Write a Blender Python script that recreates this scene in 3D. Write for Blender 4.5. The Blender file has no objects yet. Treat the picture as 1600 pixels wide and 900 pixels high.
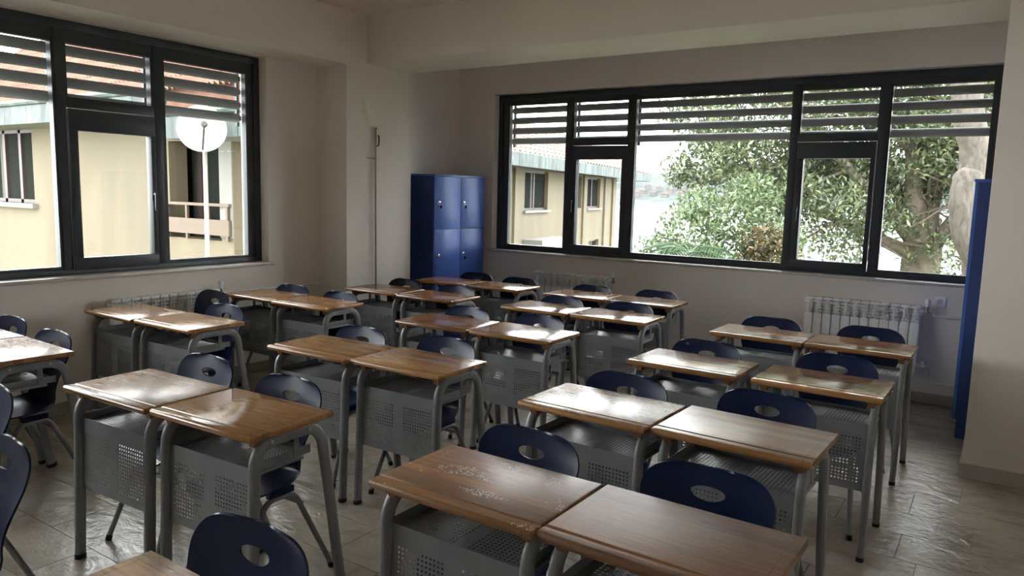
import bpy, bmesh, math, random
import numpy as np
from mathutils import Vector, Matrix

random.seed(7)
np.random.seed(7)
scene = bpy.context.scene
COL = scene.collection

# ------------------------------------------------------------------ camera
cam_data = bpy.data.cameras.new('camera')
cam_data.sensor_width = 36.0
cam_data.lens = 1158.6 / 1600 * 36
cam_data.clip_end = 6000
cam = bpy.data.objects.new('camera', cam_data)
COL.objects.link(cam)
yaw, pit, rol = math.radians(-33.462), math.radians(7.274), math.radians(1.4714)
fwd = Vector((math.sin(yaw) * math.cos(pit), math.cos(yaw) * math.cos(pit), -math.sin(pit)))
rgt = Vector((math.cos(yaw), -math.sin(yaw), 0))
upv = rgt.cross(fwd)
r2 = rgt * math.cos(rol) + upv * math.sin(rol)
u2 = upv * math.cos(rol) - rgt * math.sin(rol)
cam.matrix_world = Matrix(((r2.x, u2.x, -fwd.x, 0), (r2.y, u2.y, -fwd.y, 0), (r2.z, u2.z, -fwd.z, 1.679), (0, 0, 0, 1)))
scene.camera = cam
scene.cycles.diffuse_bounces = 8

# ------------------------------------------------------------------ world: bright overcast sky
world = bpy.data.worlds.new('overcast_sky')
scene.world = world
world.use_nodes = True
bg = world.node_tree.nodes['Background']
bg.inputs['Color'].default_value = (0.985, 0.99, 1.0, 1)
bg.inputs['Strength'].default_value = 9.0

# ------------------------------------------------------------------ view
vs = scene.view_settings
vs.view_transform = 'Standard'
vs.look = 'None'
vs.exposure = 0.55
vs.gamma = 1.0
vs.use_curve_mapping = False

# ================================================================== helpers
TW, TD, TH, TT = 0.597, 0.415, 0.795, 0.027      # desk top width, depth, height, thickness

class MB:
    """collects geometry for ONE mesh"""
    def __init__(self):
        self.v = []; self.f = []
    def add(self, verts, faces):
        o = len(self.v)
        self.v += [tuple(p) for p in verts]
        self.f += [tuple(i + o for i in fc) for fc in faces]
    def box(self, x0, x1, y0, y1, z0, z1, b=0.0):
        if b <= 0:
            vs_ = [(x, y, z) for z in (z0, z1) for y in (y0, y1) for x in (x0, x1)]
            self.add(vs_, [(0, 2, 3, 1), (4, 5, 7, 6), (0, 1, 5, 4), (2, 6, 7, 3), (0, 4, 6, 2), (1, 3, 7, 5)])
        else:
            bm = bmesh.new()
            vv = [bm.verts.new((x, y, z)) for z in (z0, z1) for y in (y0, y1) for x in (x0, x1)]
            for q in [(0, 2, 3, 1), (4, 5, 7, 6), (0, 1, 5, 4), (2, 6, 7, 3), (0, 4, 6, 2), (1, 3, 7, 5)]:
                bm.faces.new([vv[i] for i in q])
            bmesh.ops.bevel(bm, geom=list(bm.edges), offset=b, segments=2, affect='EDGES', profile=0.5)
            bm.verts.index_update()
            self.add([v.co[:] for v in bm.verts], [[v.index for v in f.verts] for f in bm.faces])
            bm.free()
        return self
    def sweep(self, path, section, ref, cap=True, closed=False):
        """section: list of (a, b): a along ref axis, b along tangent x ref"""
        n = len(path); m = len(section); ref = Vector(ref).normalized()
        P = [Vector(p) for p in path]
        rings = []
        for i in range(n):
            if closed: t = P[(i + 1) % n] - P[i - 1]
            else: t = P[min(i + 1, n - 1)] - P[max(i - 1, 0)]
            t.normalize()
            u = (ref - t * ref.dot(t)).normalized()
            w = t.cross(u)
            rings += [P[i] + u * a + w * b for a, b in section]
        faces = []
        last = n if closed else n - 1
        for i in range(last):
            j = (i + 1) % n
            for k in range(m):
                l = (k + 1) % m
                faces.append((i * m + k, i * m + l, j * m + l, j * m + k))
        if cap and not closed:
            faces.append(tuple(reversed(range(m))))
            faces.append(tuple((n - 1) * m + k for k in range(m)))
        self.add(rings, faces)
        return self
    def tube(self, path, r, seg=10, closed=False):
        """round tube; r a number or a list; parallel transport"""
        P = [Vector(p) for p in path]; n = len(P)
        rs = r if isinstance(r, (list, tuple)) else [r] * n
        t0 = (P[1] - P[0]).normalized()
        u = t0.orthogonal().normalized()
        verts = []
        for i in range(n):
            t = (P[min(i + 1, n - 1)] - P[max(i - 1, 0)]).normalized()
            u = (u - t * u.dot(t)).normalized()
            w = t.cross(u)
            for k in range(seg):
                a = 2 * math.pi * k / seg
                verts.append(P[i] + (u * math.cos(a) + w * math.sin(a)) * rs[i])
        faces = []
        for i in range(n - 1):
            for k in range(seg):
                l = (k + 1) % seg
                faces.append((i * seg + k, i * seg + l, (i + 1) * seg + l, (i + 1) * seg + k))
        faces.append(tuple(reversed(range(seg))))
        faces.append(tuple((n - 1) * seg + k for k in range(seg)))
        self.add(verts, faces)
        return self
    def lathe(self, prof, origin=(0, 0, 0), axis='z', seg=20):
        """prof: list of (radius, height) turned about an axis"""
        o = Vector(origin); verts = []; n = len(prof)
        for r, h in prof:
            for k in range(seg):
                a = 2 * math.pi * k / seg
                c, s = r * math.cos(a), r * math.sin(a)
                p = {'z': (c, s, h), 'x': (h, c, s), 'y': (s, h, c)}[axis]
                verts.append(o + Vector(p))
        faces = []
        for i in range(n - 1):
            for k in range(seg):
                l = (k + 1) % seg
                faces.append((i * seg + k, i * seg + l, (i + 1) * seg + l, (i + 1) * seg + k))
        faces.append(tuple(reversed(range(seg))))
        faces.append(tuple((n - 1) * seg + k for k in range(seg)))
        self.add(verts, faces)
        return self
    def prism(self, poly, z0, z1):
        n = len(poly)
        self.add([(x, y, z0) for x, y in poly] + [(x, y, z1) for x, y in poly],
                 [tuple(reversed(range(n))), tuple(range(n, 2 * n))] + [(i, (i + 1) % n, n + (i + 1) % n, n + i) for i in range(n)])
        return self
    def mesh(self, name, smooth=None):
        me = bpy.data.meshes.new(name)
        me.from_pydata(self.v, [], self.f)
        me.validate()
        bm = bmesh.new(); bm.from_mesh(me)
        bmesh.ops.recalc_face_normals(bm, faces=bm.faces)
        bm.to_mesh(me); bm.free()
        if smooth is not None:
            me.shade_smooth()
            me.set_sharp_from_angle(angle=math.radians(smooth))
        me.update()
        return me
    def build(self, name, mat, parent=None, smooth=None):
        return obj(name, self.mesh(name, smooth), mat, parent)

def obj(name, me, mat=None, parent=None):
    if mat is not None and not me.materials:
        me.materials.append(mat)
    o = bpy.data.objects.new(name, me)
    COL.objects.link(o)
    if parent is not None: o.parent = parent
    return o
def thing(name, loc=(0, 0, 0), rz=0.0):
    o = bpy.data.objects.new(name, None)
    o.empty_display_size = 0.1
    COL.objects.link(o); o.location = loc; o.rotation_euler = (0, 0, rz)
    return o
def tag(o, label=None, cat=None, group=None, kind=None):
    if label: o['label'] = label
    if cat: o['category'] = cat
    if group: o['group'] = group
    if kind: o['kind'] = kind
    return o
def structure(o): o['kind'] = 'structure'; return o
def copy_tree(src, parent=None):
    c = src.copy(); COL.objects.link(c); c.parent = parent
    for ch in list(src.children): copy_tree(ch, c)
    return c
def fillet(points, rad, seg=6):
    """round the inner corners of a polyline"""
    P = [Vector(p) for p in points]; out = [P[0]]
    for i in range(1, len(P) - 1):
        a = (P[i - 1] - P[i]); b = (P[i + 1] - P[i])
        r = rad[i - 1] if isinstance(rad, (list, tuple)) else rad
        ang = a.angle(b); d = min(r / math.tan(ang / 2), a.length * .49, b.length * .49)
        r = d * math.tan(ang / 2)
        a.normalize(); b.normalize()
        c = P[i] + (a + b).normalized() * (r / math.sin(ang / 2))
        s = P[i] + a * d - c; e = P[i] + b * d - c
        tot = s.angle(e)
        for k in range(seg + 1):
            t = k / seg
            q = (s * math.sin((1 - t) * tot) + e * math.sin(t * tot)) / math.sin(tot)
            out.append(c + q)
    out.append(P[-1])
    return out

# ================================================================== materials
def mat(name, color, rough=0.5, metal=0.0, spec=0.5, coat=0.0, coat_rough=0.1):
    m = bpy.data.materials.new(name); m.use_nodes = True
    b = m.node_tree.nodes['Principled BSDF']
    b.inputs['Base Color'].default_value = (*color, 1)
    b.inputs['Roughness'].default_value = rough
    b.inputs['Metallic'].default_value = metal
    b.inputs['Specular IOR Level'].default_value = spec
    b.inputs['Coat Weight'].default_value = coat
    b.inputs['Coat Roughness'].default_value = coat_rough
    return m
class NT:
    def __init__(self, m):
        self.t = m.node_tree; self.n = self.t.nodes; self.l = self.t.links
        self.b = self.n['Principled BSDF']
    def new(self, typ, **kw):
        x = self.n.new(typ)
        for k, v in kw.items():
            if hasattr(x, k): setattr(x, k, v)
            else: x.inputs[k].default_value = v
        return x
    def link(self, a, b): self.l.new(a, b)
    def coord(self, out='Object', scale=(1, 1, 1), rot=(0, 0, 0), loc=None):
        tc = self.new('ShaderNodeTexCoord'); mp = self.new('ShaderNodeMapping')
        mp.inputs['Scale'].default_value = scale; mp.inputs['Rotation'].default_value = rot
        self.link(tc.outputs[out], mp.inputs['Vector'])
        if loc is not None: self.link(loc, mp.inputs['Location'])
        return mp.outputs['Vector']
    def noise(self, vec, scale, detail=3, rough=0.5, dist=0.0):
        x = self.new('ShaderNodeTexNoise')
        x.inputs['Scale'].default_value = scale; x.inputs['Detail'].default_value = detail
        x.inputs['Roughness'].default_value = rough; x.inputs['Distortion'].default_value = dist
        self.link(vec, x.inputs['Vector'])
        return x.outputs['Fac']
    def ramp(self, fac, stops):
        x = self.new('ShaderNodeValToRGB'); e = x.color_ramp.elements
        while len(e) < len(stops): e.new(0.5)
        for i, (p, c) in enumerate(stops):
            e[i].position = p; e[i].color = (*c, 1) if len(c) == 3 else c
        self.link(fac, x.inputs['Fac'])
        return x.outputs['Color']
    def math(self, op, a, b=None, c=None):
        x = self.new('ShaderNodeMath', operation=op)
        for i, v in enumerate((a, b, c)):
            if v is None: continue
            if isinstance(v, (int, float)): x.inputs[i].default_value = v
            else: self.link(v, x.inputs[i])
        return x.outputs[0]
    def mix(self, fac, a, b, blend='MIX'):
        x = self.new('ShaderNodeMix', data_type='RGBA', blend_type=blend)
        for s, v in ((0, fac), (6, a), (7, b)):
            if isinstance(v, (int, float)): x.inputs[s].default_value = v
            elif isinstance(v, tuple): x.inputs[s].default_value = (*v, 1)
            else: self.link(v, x.inputs[s])
        return x.outputs[2]
    def bump(self, h, strength=0.3, dist=0.01):
        x = self.new('ShaderNodeBump'); x.inputs['Strength'].default_value = strength; x.inputs['Distance'].default_value = dist
        self.link(h, x.inputs['Height']); self.link(x.outputs['Normal'], self.b.inputs['Normal'])
    def base(self, c): self.link(c, self.b.inputs['Base Color'])
    def rough(self, c): self.link(c, self.b.inputs['Roughness'])

def paint(name, c1, c2, rough=0.6, scale=1.2, bump=0.03):
    m = mat(name, c1, rough); t = NT(m); v = t.coord('Object')
    t.base(t.ramp(t.noise(v, scale, 4), [(0.35, c1), (0.7, c2)]))
    t.bump(t.noise(v, 90, 3), bump, 0.004)
    return m

M = {}
M['wall'] = paint('wall_paint', (0.80, 0.745, 0.695), (0.77, 0.715, 0.665), 0.55)
M['ceiling'] = paint('ceiling_paint', (0.80, 0.74, 0.685), (0.77, 0.71, 0.655), 0.8)
M['skirt'] = paint('skirting_stone', (0.42, 0.385, 0.34), (0.36, 0.33, 0.29), 0.3, 6)
M['sill'] = paint('sill_marble', (0.62, 0.58, 0.52), (0.52, 0.48, 0.43), 0.25, 5)
M['frame'] = mat('anthracite_aluminium', (0.034, 0.043, 0.052), 0.45)
M['bead'] = mat('anthracite_bead', (0.036, 0.042, 0.048), 0.4)
M['gasket'] = mat('rubber_gasket', (0.01, 0.01, 0.01), 0.7)
M['slat'] = mat('louver_grey', (0.15, 0.15, 0.15), 0.5)
M['rubber'] = mat('black_rubber', (0.012, 0.012, 0.013), 0.6)
M['chrome'] = mat('chrome', (0.75, 0.75, 0.75), 0.2, 1.0)
M['screw'] = mat('zinc_screw', (0.5, 0.5, 0.48), 0.35, 1.0)

def m_metal():
    m = mat('grey_powder_coat', (0.15, 0.155, 0.16), 0.4); t = NT(m); v = t.coord('Object')
    t.base(t.ramp(t.noise(v, 8, 4), [(0.3, (0.185, 0.195, 0.205)), (0.75, (0.24, 0.25, 0.26))]))
    t.bump(t.noise(v, 60, 2), 0.03, 0.001)
    return m
M['metal'] = m_metal()

def m_plastic():
    m = mat('navy_plastic', (0.012, 0.022, 0.075), 0.36); t = NT(m); v = t.coord('Object')
    t.base(t.ramp(t.noise(v, 5, 3), [(0.3, (0.0035, 0.0095, 0.042)), (0.75, (0.006, 0.015, 0.060))]))
    t.b.inputs['Roughness'].default_value = 0.3
    t.b.inputs['Specular IOR Level'].default_value = 0.32
    return m
M['plastic'] = m_plastic()

def m_locker(name, c):
    m = mat(name, c, 0.38); t = NT(m); v = t.coord('Object')
    t.base(t.mix(t.noise(v, 3, 3), c, tuple(k * 1.25 for k in c)))
    t.bump(t.noise(v, 300, 2), 0.05, 0.001)
    return m
M['locker'] = m_locker('blue_locker_paint', (0.06, 0.14, 0.50))
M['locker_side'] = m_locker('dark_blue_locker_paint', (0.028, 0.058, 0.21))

def m_wood():
    m = mat('varnished_beech', (0.3, 0.17, 0.08), 0.3); t = NT(m)
    info = t.new('ShaderNodeObjectInfo')
    rnd = info.outputs['Random']
    def attr(n):
        a = t.new('ShaderNodeAttribute'); a.attribute_type = 'OBJECT'; a.attribute_name = n
        return a.outputs['Fac']
    off = t.new('ShaderNodeCombineXYZ')
    t.link(t.math('MULTIPLY', rnd, 13.0), off.inputs[0]); t.link(t.math('MULTIPLY', rnd, 7.3), off.inputs[1])
    v = t.coord('Object', (1, 1, 1), loc=off.outputs[0])
    vs_ = t.coord('Object', (2.0, 26, 26), loc=off.outputs[0])
    sep = t.new('ShaderNodeSeparateXYZ'); t.link(v, sep.inputs[0])
    # staves run along x: one colour per 46 mm strip
    strip = t.math('FLOOR', t.math('MULTIPLY', sep.outputs['Y'], 21.7))
    wn = t.new('ShaderNodeTexWhiteNoise', noise_dimensions='2D')
    cmb = t.new('ShaderNodeCombineXYZ'); t.link(strip, cmb.inputs[0]); t.link(rnd, cmb.inputs[1])
    t.link(cmb.outputs[0], wn.inputs['Vector'])
    grain = t.noise(vs_, 3.0, 6, 0.62, 0.6)
    fine = t.noise(t.coord('Object', (6, 240, 240), loc=off.outputs[0]), 3.0, 3)
    honey = t.ramp(grain, [(0.25, (0.28, 0.135, 0.048)), (0.5, (0.42, 0.22, 0.082)), (0.75, (0.53, 0.30, 0.125))])
    red = t.ramp(grain, [(0.25, (0.19, 0.078, 0.034)), (0.5, (0.29, 0.13, 0.056)), (0.75, (0.40, 0.205, 0.095))])
    c = t.mix(attr('tone'), honey, red)
    c = t.mix(t.math('MULTIPLY_ADD', attr('tone'), 0.4, 0.55), c, t.ramp(wn.outputs['Value'], [(0, (0.42, 0.40, 0.38)), (1, (1.3, 1.28, 1.24))]), 'MULTIPLY')
    c = t.mix(0.25, c, t.ramp(fine, [(0.3, (0.6, 0.58, 0.55)), (0.7, (1.1, 1.1, 1.1))]), 'MULTIPLY')
    # worn pale varnish
    wear = attr('wear')
    wm = t.noise(t.coord('Object', (3, 9, 9), loc=off.outputs[0]), 3.0, 7, 0.65, 0.8)
    wmask = t.math('MULTIPLY', t.math('SMOOTH_MIN', t.math('MAXIMUM', t.math('MULTIPLY', t.math('SUBTRACT', t.math('ADD', wm, wear), 0.75), 1.7), 0.0), 1.0, 0.1), 0.8)
    zc_ = t.new('ShaderNodeSeparateXYZ'); tz = t.new('ShaderNodeTexCoord'); t.link(tz.outputs['Object'], zc_.inputs[0])
    ontop = t.math('GREATER_THAN', zc_.outputs['Z'], TH - 0.0025)
    wmask = t.math('MULTIPLY', wmask, ontop)
    c = t.mix(wmask, c, (0.46, 0.39, 0.32))
    # flaked white specks, gathered in patches
    vo = t.new('ShaderNodeTexVoronoi'); vo.inputs['Scale'].default_value = 115
    t.link(v, vo.inputs['Vector'])
    dot = t.math('LESS_THAN', vo.outputs['Distance'], 0.42)
    patch = t.math('GREATER_THAN', t.math('ADD', t.noise(t.coord('Object', (1, 1.7, 1), loc=off.outputs[0]), 6.5, 4, 0.6, 0.5), t.math('MULTIPLY', attr('flake'), 0.2)), 0.80)
    fl = t.math('MULTIPLY', t.math('MULTIPLY', dot, t.math('MULTIPLY', patch, ontop)), t.math('GREATER_THAN', attr('flake'), 0.01))
    c = t.mix(fl, c, (0.78, 0.73, 0.66))
    # scribbled scratches
    wv = t.new('ShaderNodeTexWave', wave_type='BANDS'); wv.inputs['Scale'].default_value = 9; wv.inputs['Distortion'].default_value = 16
    wv.inputs['Detail'].default_value = 3; wv.inputs['Detail Scale'].default_value = 1.3
    t.link(v, wv.inputs['Vector'])
    scr = t.math('MULTIPLY', t.math('GREATER_THAN', wv.outputs['Fac'], 0.93), attr('scratch'))
    scr = t.math('MULTIPLY', t.math('MULTIPLY', scr, ontop), t.math('GREATER_THAN', t.noise(v, 4.5, 2), 0.48))
    c = t.mix(scr, c, (0.55, 0.50, 0.43))
    # dark joint of the edging strips at both ends
    so = t.new('ShaderNodeSeparateXYZ'); tc = t.new('ShaderNodeTexCoord'); t.link(tc.outputs['Object'], so.inputs[0])
    dx = t.math('ABSOLUTE', t.math('SUBTRACT', t.math('ABSOLUTE', so.outputs['X']), 0.268))
    dy = t.math('ABSOLUTE', t.math('SUBTRACT', so.outputs['Y'], 0.386))
    edge = t.math('LESS_THAN', t.math('MINIMUM', dx, dy), 0.0013)
    c = t.mix(t.math('MULTIPLY', edge, 0.55), c, (0.05, 0.028, 0.014))
    t.base(c)
    rg = t.math('MULTIPLY_ADD', t.noise(t.coord('Object', (5, 40, 40), loc=off.outputs[0]), 3, 4), 0.14, 0.07)
    rg = t.math('ADD', rg, t.math('MULTIPLY', wmask, 0.12))
    rg = t.math('ADD', rg, attr('matte'))
    rg = t.math('ADD', rg, t.math('MULTIPLY', fl, 0.3))
    t.rough(rg)
    t.b.inputs['Specular IOR Level'].default_value = 0.8
    t.bump(t.noise(t.coord('Object', (1, 3, 1), loc=off.outputs[0]), 9, 3), 0.08, 0.006)
    return m
M['wood'] = m_wood()
M['block'] = mat('wood_block', (0.22, 0.11, 0.05), 0.5)

def m_tile():
    m = mat('polished_slate_tile', (0.4, 0.36, 0.3), 0.2); t = NT(m)
    info = t.new('ShaderNodeObjectInfo')
    off = t.new('ShaderNodeCombineXYZ')
    t.link(t.math('MULTIPLY', info.outputs['Random'], 31.0), off.inputs[0]); t.link(t.math('MULTIPLY', info.outputs['Random'], 17.0), off.inputs[1])
    v = t.coord('Object', (1, 1.6, 1), loc=off.outputs[0])
    n1 = t.noise(v, 3.2, 7, 0.6, 1.2)
    c = t.ramp(n1, [(0.25, (0.24, 0.205, 0.165)), (0.48, (0.36, 0.32, 0.265)), (0.66, (0.42, 0.375, 0.315)), (0.8, (0.29, 0.245, 0.195))])
    vein = t.noise(v, 2.2, 5, 0.65, 3.5)
    vm = t.ramp(t.math('ABSOLUTE', t.math('SUBTRACT', vein, 0.5)), [(0.0, (1, 1, 1)), (0.025, (0, 0, 0))])
    c = t.mix(t.math('MULTIPLY', vm, 0.28), c, (0.27, 0.215, 0.16))
    c = t.mix(0.3, c, t.ramp(info.outputs['Random'], [(0, (0.85, 0.85, 0.85)), (1, (1.12, 1.12, 1.12))]), 'MULTIPLY')
    t.base(c)
    t.rough(t.math('MULTIPLY_ADD', t.noise(v, 9, 4), 0.20, 0.06))
    h = t.math('ADD', t.noise(v, 5, 5, 0.6, 1.5), t.math('MULTIPLY', t.noise(v, 20, 4, 0.6, 1.0), 0.35))
    t.bump(h, 0.42, 0.02)
    return m
M['tile'] = m_tile()
M['grout'] = mat('grout', (0.20, 0.18, 0.15), 0.9)

def m_glass():
    m = bpy.data.materials.new('window_glass'); m.use_nodes = True
    t = m.node_tree; n = t.nodes; n.clear()
    out = n.new('ShaderNodeOutputMaterial'); mx = n.new('ShaderNodeMixShader')
    tr = n.new('ShaderNodeBsdfTransparent'); tr.inputs['Color'].default_value = (0.975, 0.99, 0.985, 1)
    gl = n.new('ShaderNodeBsdfGlossy'); gl.inputs['Roughness'].default_value = 0.01
    fr = n.new('ShaderNodeFresnel'); fr.inputs['IOR'].default_value = 1.35
    t.links.new(fr.outputs[0], mx.inputs[0]); t.links.new(tr.outputs[0], mx.inputs[1]); t.links.new(gl.outputs[0], mx.inputs[2])
    t.links.new(mx.outputs[0], out.inputs[0])
    return m
M['glass'] = m_glass()
M['radiator'] = mat('white_enamel', (0.9, 0.9, 0.89), 0.3)
M['pipe'] = mat('white_pipe', (0.78, 0.78, 0.77), 0.35)
M['pole'] = mat('aluminium_pole', (0.33, 0.30, 0.27), 0.4, 0.6)
M['dark'] = mat('dark_plastic', (0.03, 0.03, 0.03), 0.5)

# ================================================================== room
YB, XL, XR = 7.083, -5.60, 1.2      # back wall, left wall, right wall (inner faces)
Y0, ZC = -1.7, 3.31
OUT = 0.37                          # wall thickness
W1 = dict(y0=-1.45, y1=4.42, z0=1.0, z1=2.82)      # opening in the left wall, lengthened out of view to add daylight
W2 = dict(x0=-4.985, x1=-0.08, z0=1.03, z1=2.79)  # opening in the back wall

slab = structure(MB().box(XL - OUT, XR + 0.2, Y0 - 0.2, YB + OUT, -0.25, -0.005).build('floor', M['grout']))
# tiles 62 x 31 cm in staggered courses
PITX, PITY, G = 0.62, 0.31, 0.0016
known = {7: -0.30, 9: -0.30, 10: -0.076, 13: -0.285, 0: -3.76, -1: -3.385}
full_tile = MB().box(-PITX / 2 + G, PITX / 2 - G, -PITY / 2 + G, PITY / 2 - G, -0.012, 0.0, 0.0006).mesh('tile')
full_tile.materials.append(M['tile'])
ntile = 0
for r in range(-5, 18):
    ya = 1.650 + PITY * r; yb = ya + PITY
    if yb > YB: yb = YB
    if ya >= YB - 0.02: continue
    xj = known.get(r, random.choice((0.0, PITX / 3, PITX / 2, 2 * PITX / 3)))
    x = xj - PITX * 12
    lo, hi = (XL, XR) if yb < 5.0 else (-5.2 if ya < 5.9 else -5.5, -0.1 if ya > 5.1 and ya < 5.9 else (XR if ya < 5.2 else 0.28))
    while x < hi:
        a, b = max(x, lo), min(x + PITX, hi)
        cx, cy = (a + b) / 2, (ya + yb) / 2
        if b - a > 0.03 and cy > -0.35:
            if b - a > PITX - 1e-4 and yb - ya > PITY - 1e-4: o = obj('tile', full_tile, None, slab)
            else:
                w, h = (b - a) / 2 - G, (yb - ya) / 2 - G
                o = MB().box(-w, w, -h, h, -0.012, 0.0, 0.0006).build('tile', M['tile'], slab)
            o.location = (cx, cy, 0); ntile += 1
        x += PITX

structure(MB().box(XL - OUT, XR + 0.2, Y0 - 0.2, YB + OUT, ZC, ZC + 0.25).build('ceiling', M['ceiling']))
w = MB()
w.box(XL - OUT, XL, Y0 - 0.2, W1['y0'], 0, ZC).box(XL - OUT, XL, W1['y1'], 5.2, 0, ZC)
w.box(XL - OUT, XL, W1['y0'], W1['y1'], 0, W1['z0'] - 0.02).box(XL - OUT, XL, W1['y0'], W1['y1'], W1['z1'], ZC)
structure(w.build('wall_left', M['wall']))
structure(MB().box(XL - OUT, -5.5, 5.8, YB + OUT, 0, ZC).build('wall_left_recess', M['wall']))
w = MB()
w.box(-5.5, W2['x0'], YB, YB + OUT, 0, ZC).box(W2['x1'], 0.5, YB, YB + OUT, 0, ZC)
w.box(W2['x0'], W2['x1'], YB, YB + OUT, 0, W2['z0'] - 0.02).box(W2['x0'], W2['x1'], YB, YB + OUT, W2['z1'], ZC)
structure(w.build('wall_back', M['wall']))
structure(MB().box(XR, XR + 0.2, Y0, 5.27, 0, ZC).build('wall_right', M['wall']))
structure(MB().box(0.28, 0.5, 5.85, YB, 0, ZC).build('wall_right_recess', M['wall']))
structure(MB().box(XL - OUT, XR + 0.2, Y0 - 0.2, Y0, 0, ZC).build('wall_front', M['wall']))
structure(MB().box(XL - OUT, -5.204, 5.005, 5.91, 0, ZC).build('wall_column', M['wall']))
structure(MB().box(-0.095, XR + 0.1, 5.265, 5.91, 0, ZC, 0.006).build('wall_pillar', M['wall'], smooth=40))
structure(MB().box(XL - 0.1, -5.204, Y0, 5.005, 2.825, ZC).build('trim_1', M['wall']))
structure(MB().box(-5.204, -0.09, 5.26, 5.91, 2.868, ZC, 0.006).build('trim_2', M['wall'], smooth=40))
# skirting
structure(MB().box(-5.5, 0.28, YB - 0.012, YB, 0, 0.09, 0.003).build('baseboard_back', M['skirt']))
structure(MB().box(XL, XL + 0.012, Y0, 5.005, 0, 0.09, 0.003).build('baseboard_left', M['skirt']))
b = MB().box(-0.107, XR, 5.253, 5.265, 0, 0.09, 0.003); b.box(-0.107, -0.095, 5.265, 5.92, 0, 0.09, 0.003)
structure(b.build('baseboard_right', M['skirt']))
b = MB().box(-5.204, -5.192, 5.0, 5.92, 0, 0.09, 0.003); b.box(XL, -5.204, 4.993, 5.005, 0, 0.09, 0.003)
structure(b.build('baseboard_column', M['skirt']))
# window sills
structure(MB().box(-5.74, -5.565, -1.5, 4.455, 0.972, 1.0, 0.005).build('trim_3', M['sill'], smooth=40))
structure(MB().box(-5.02, -0.05, 7.05, 7.22, 1.004, 1.03, 0.005).build('trim_4', M['sill'], smooth=40))

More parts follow.
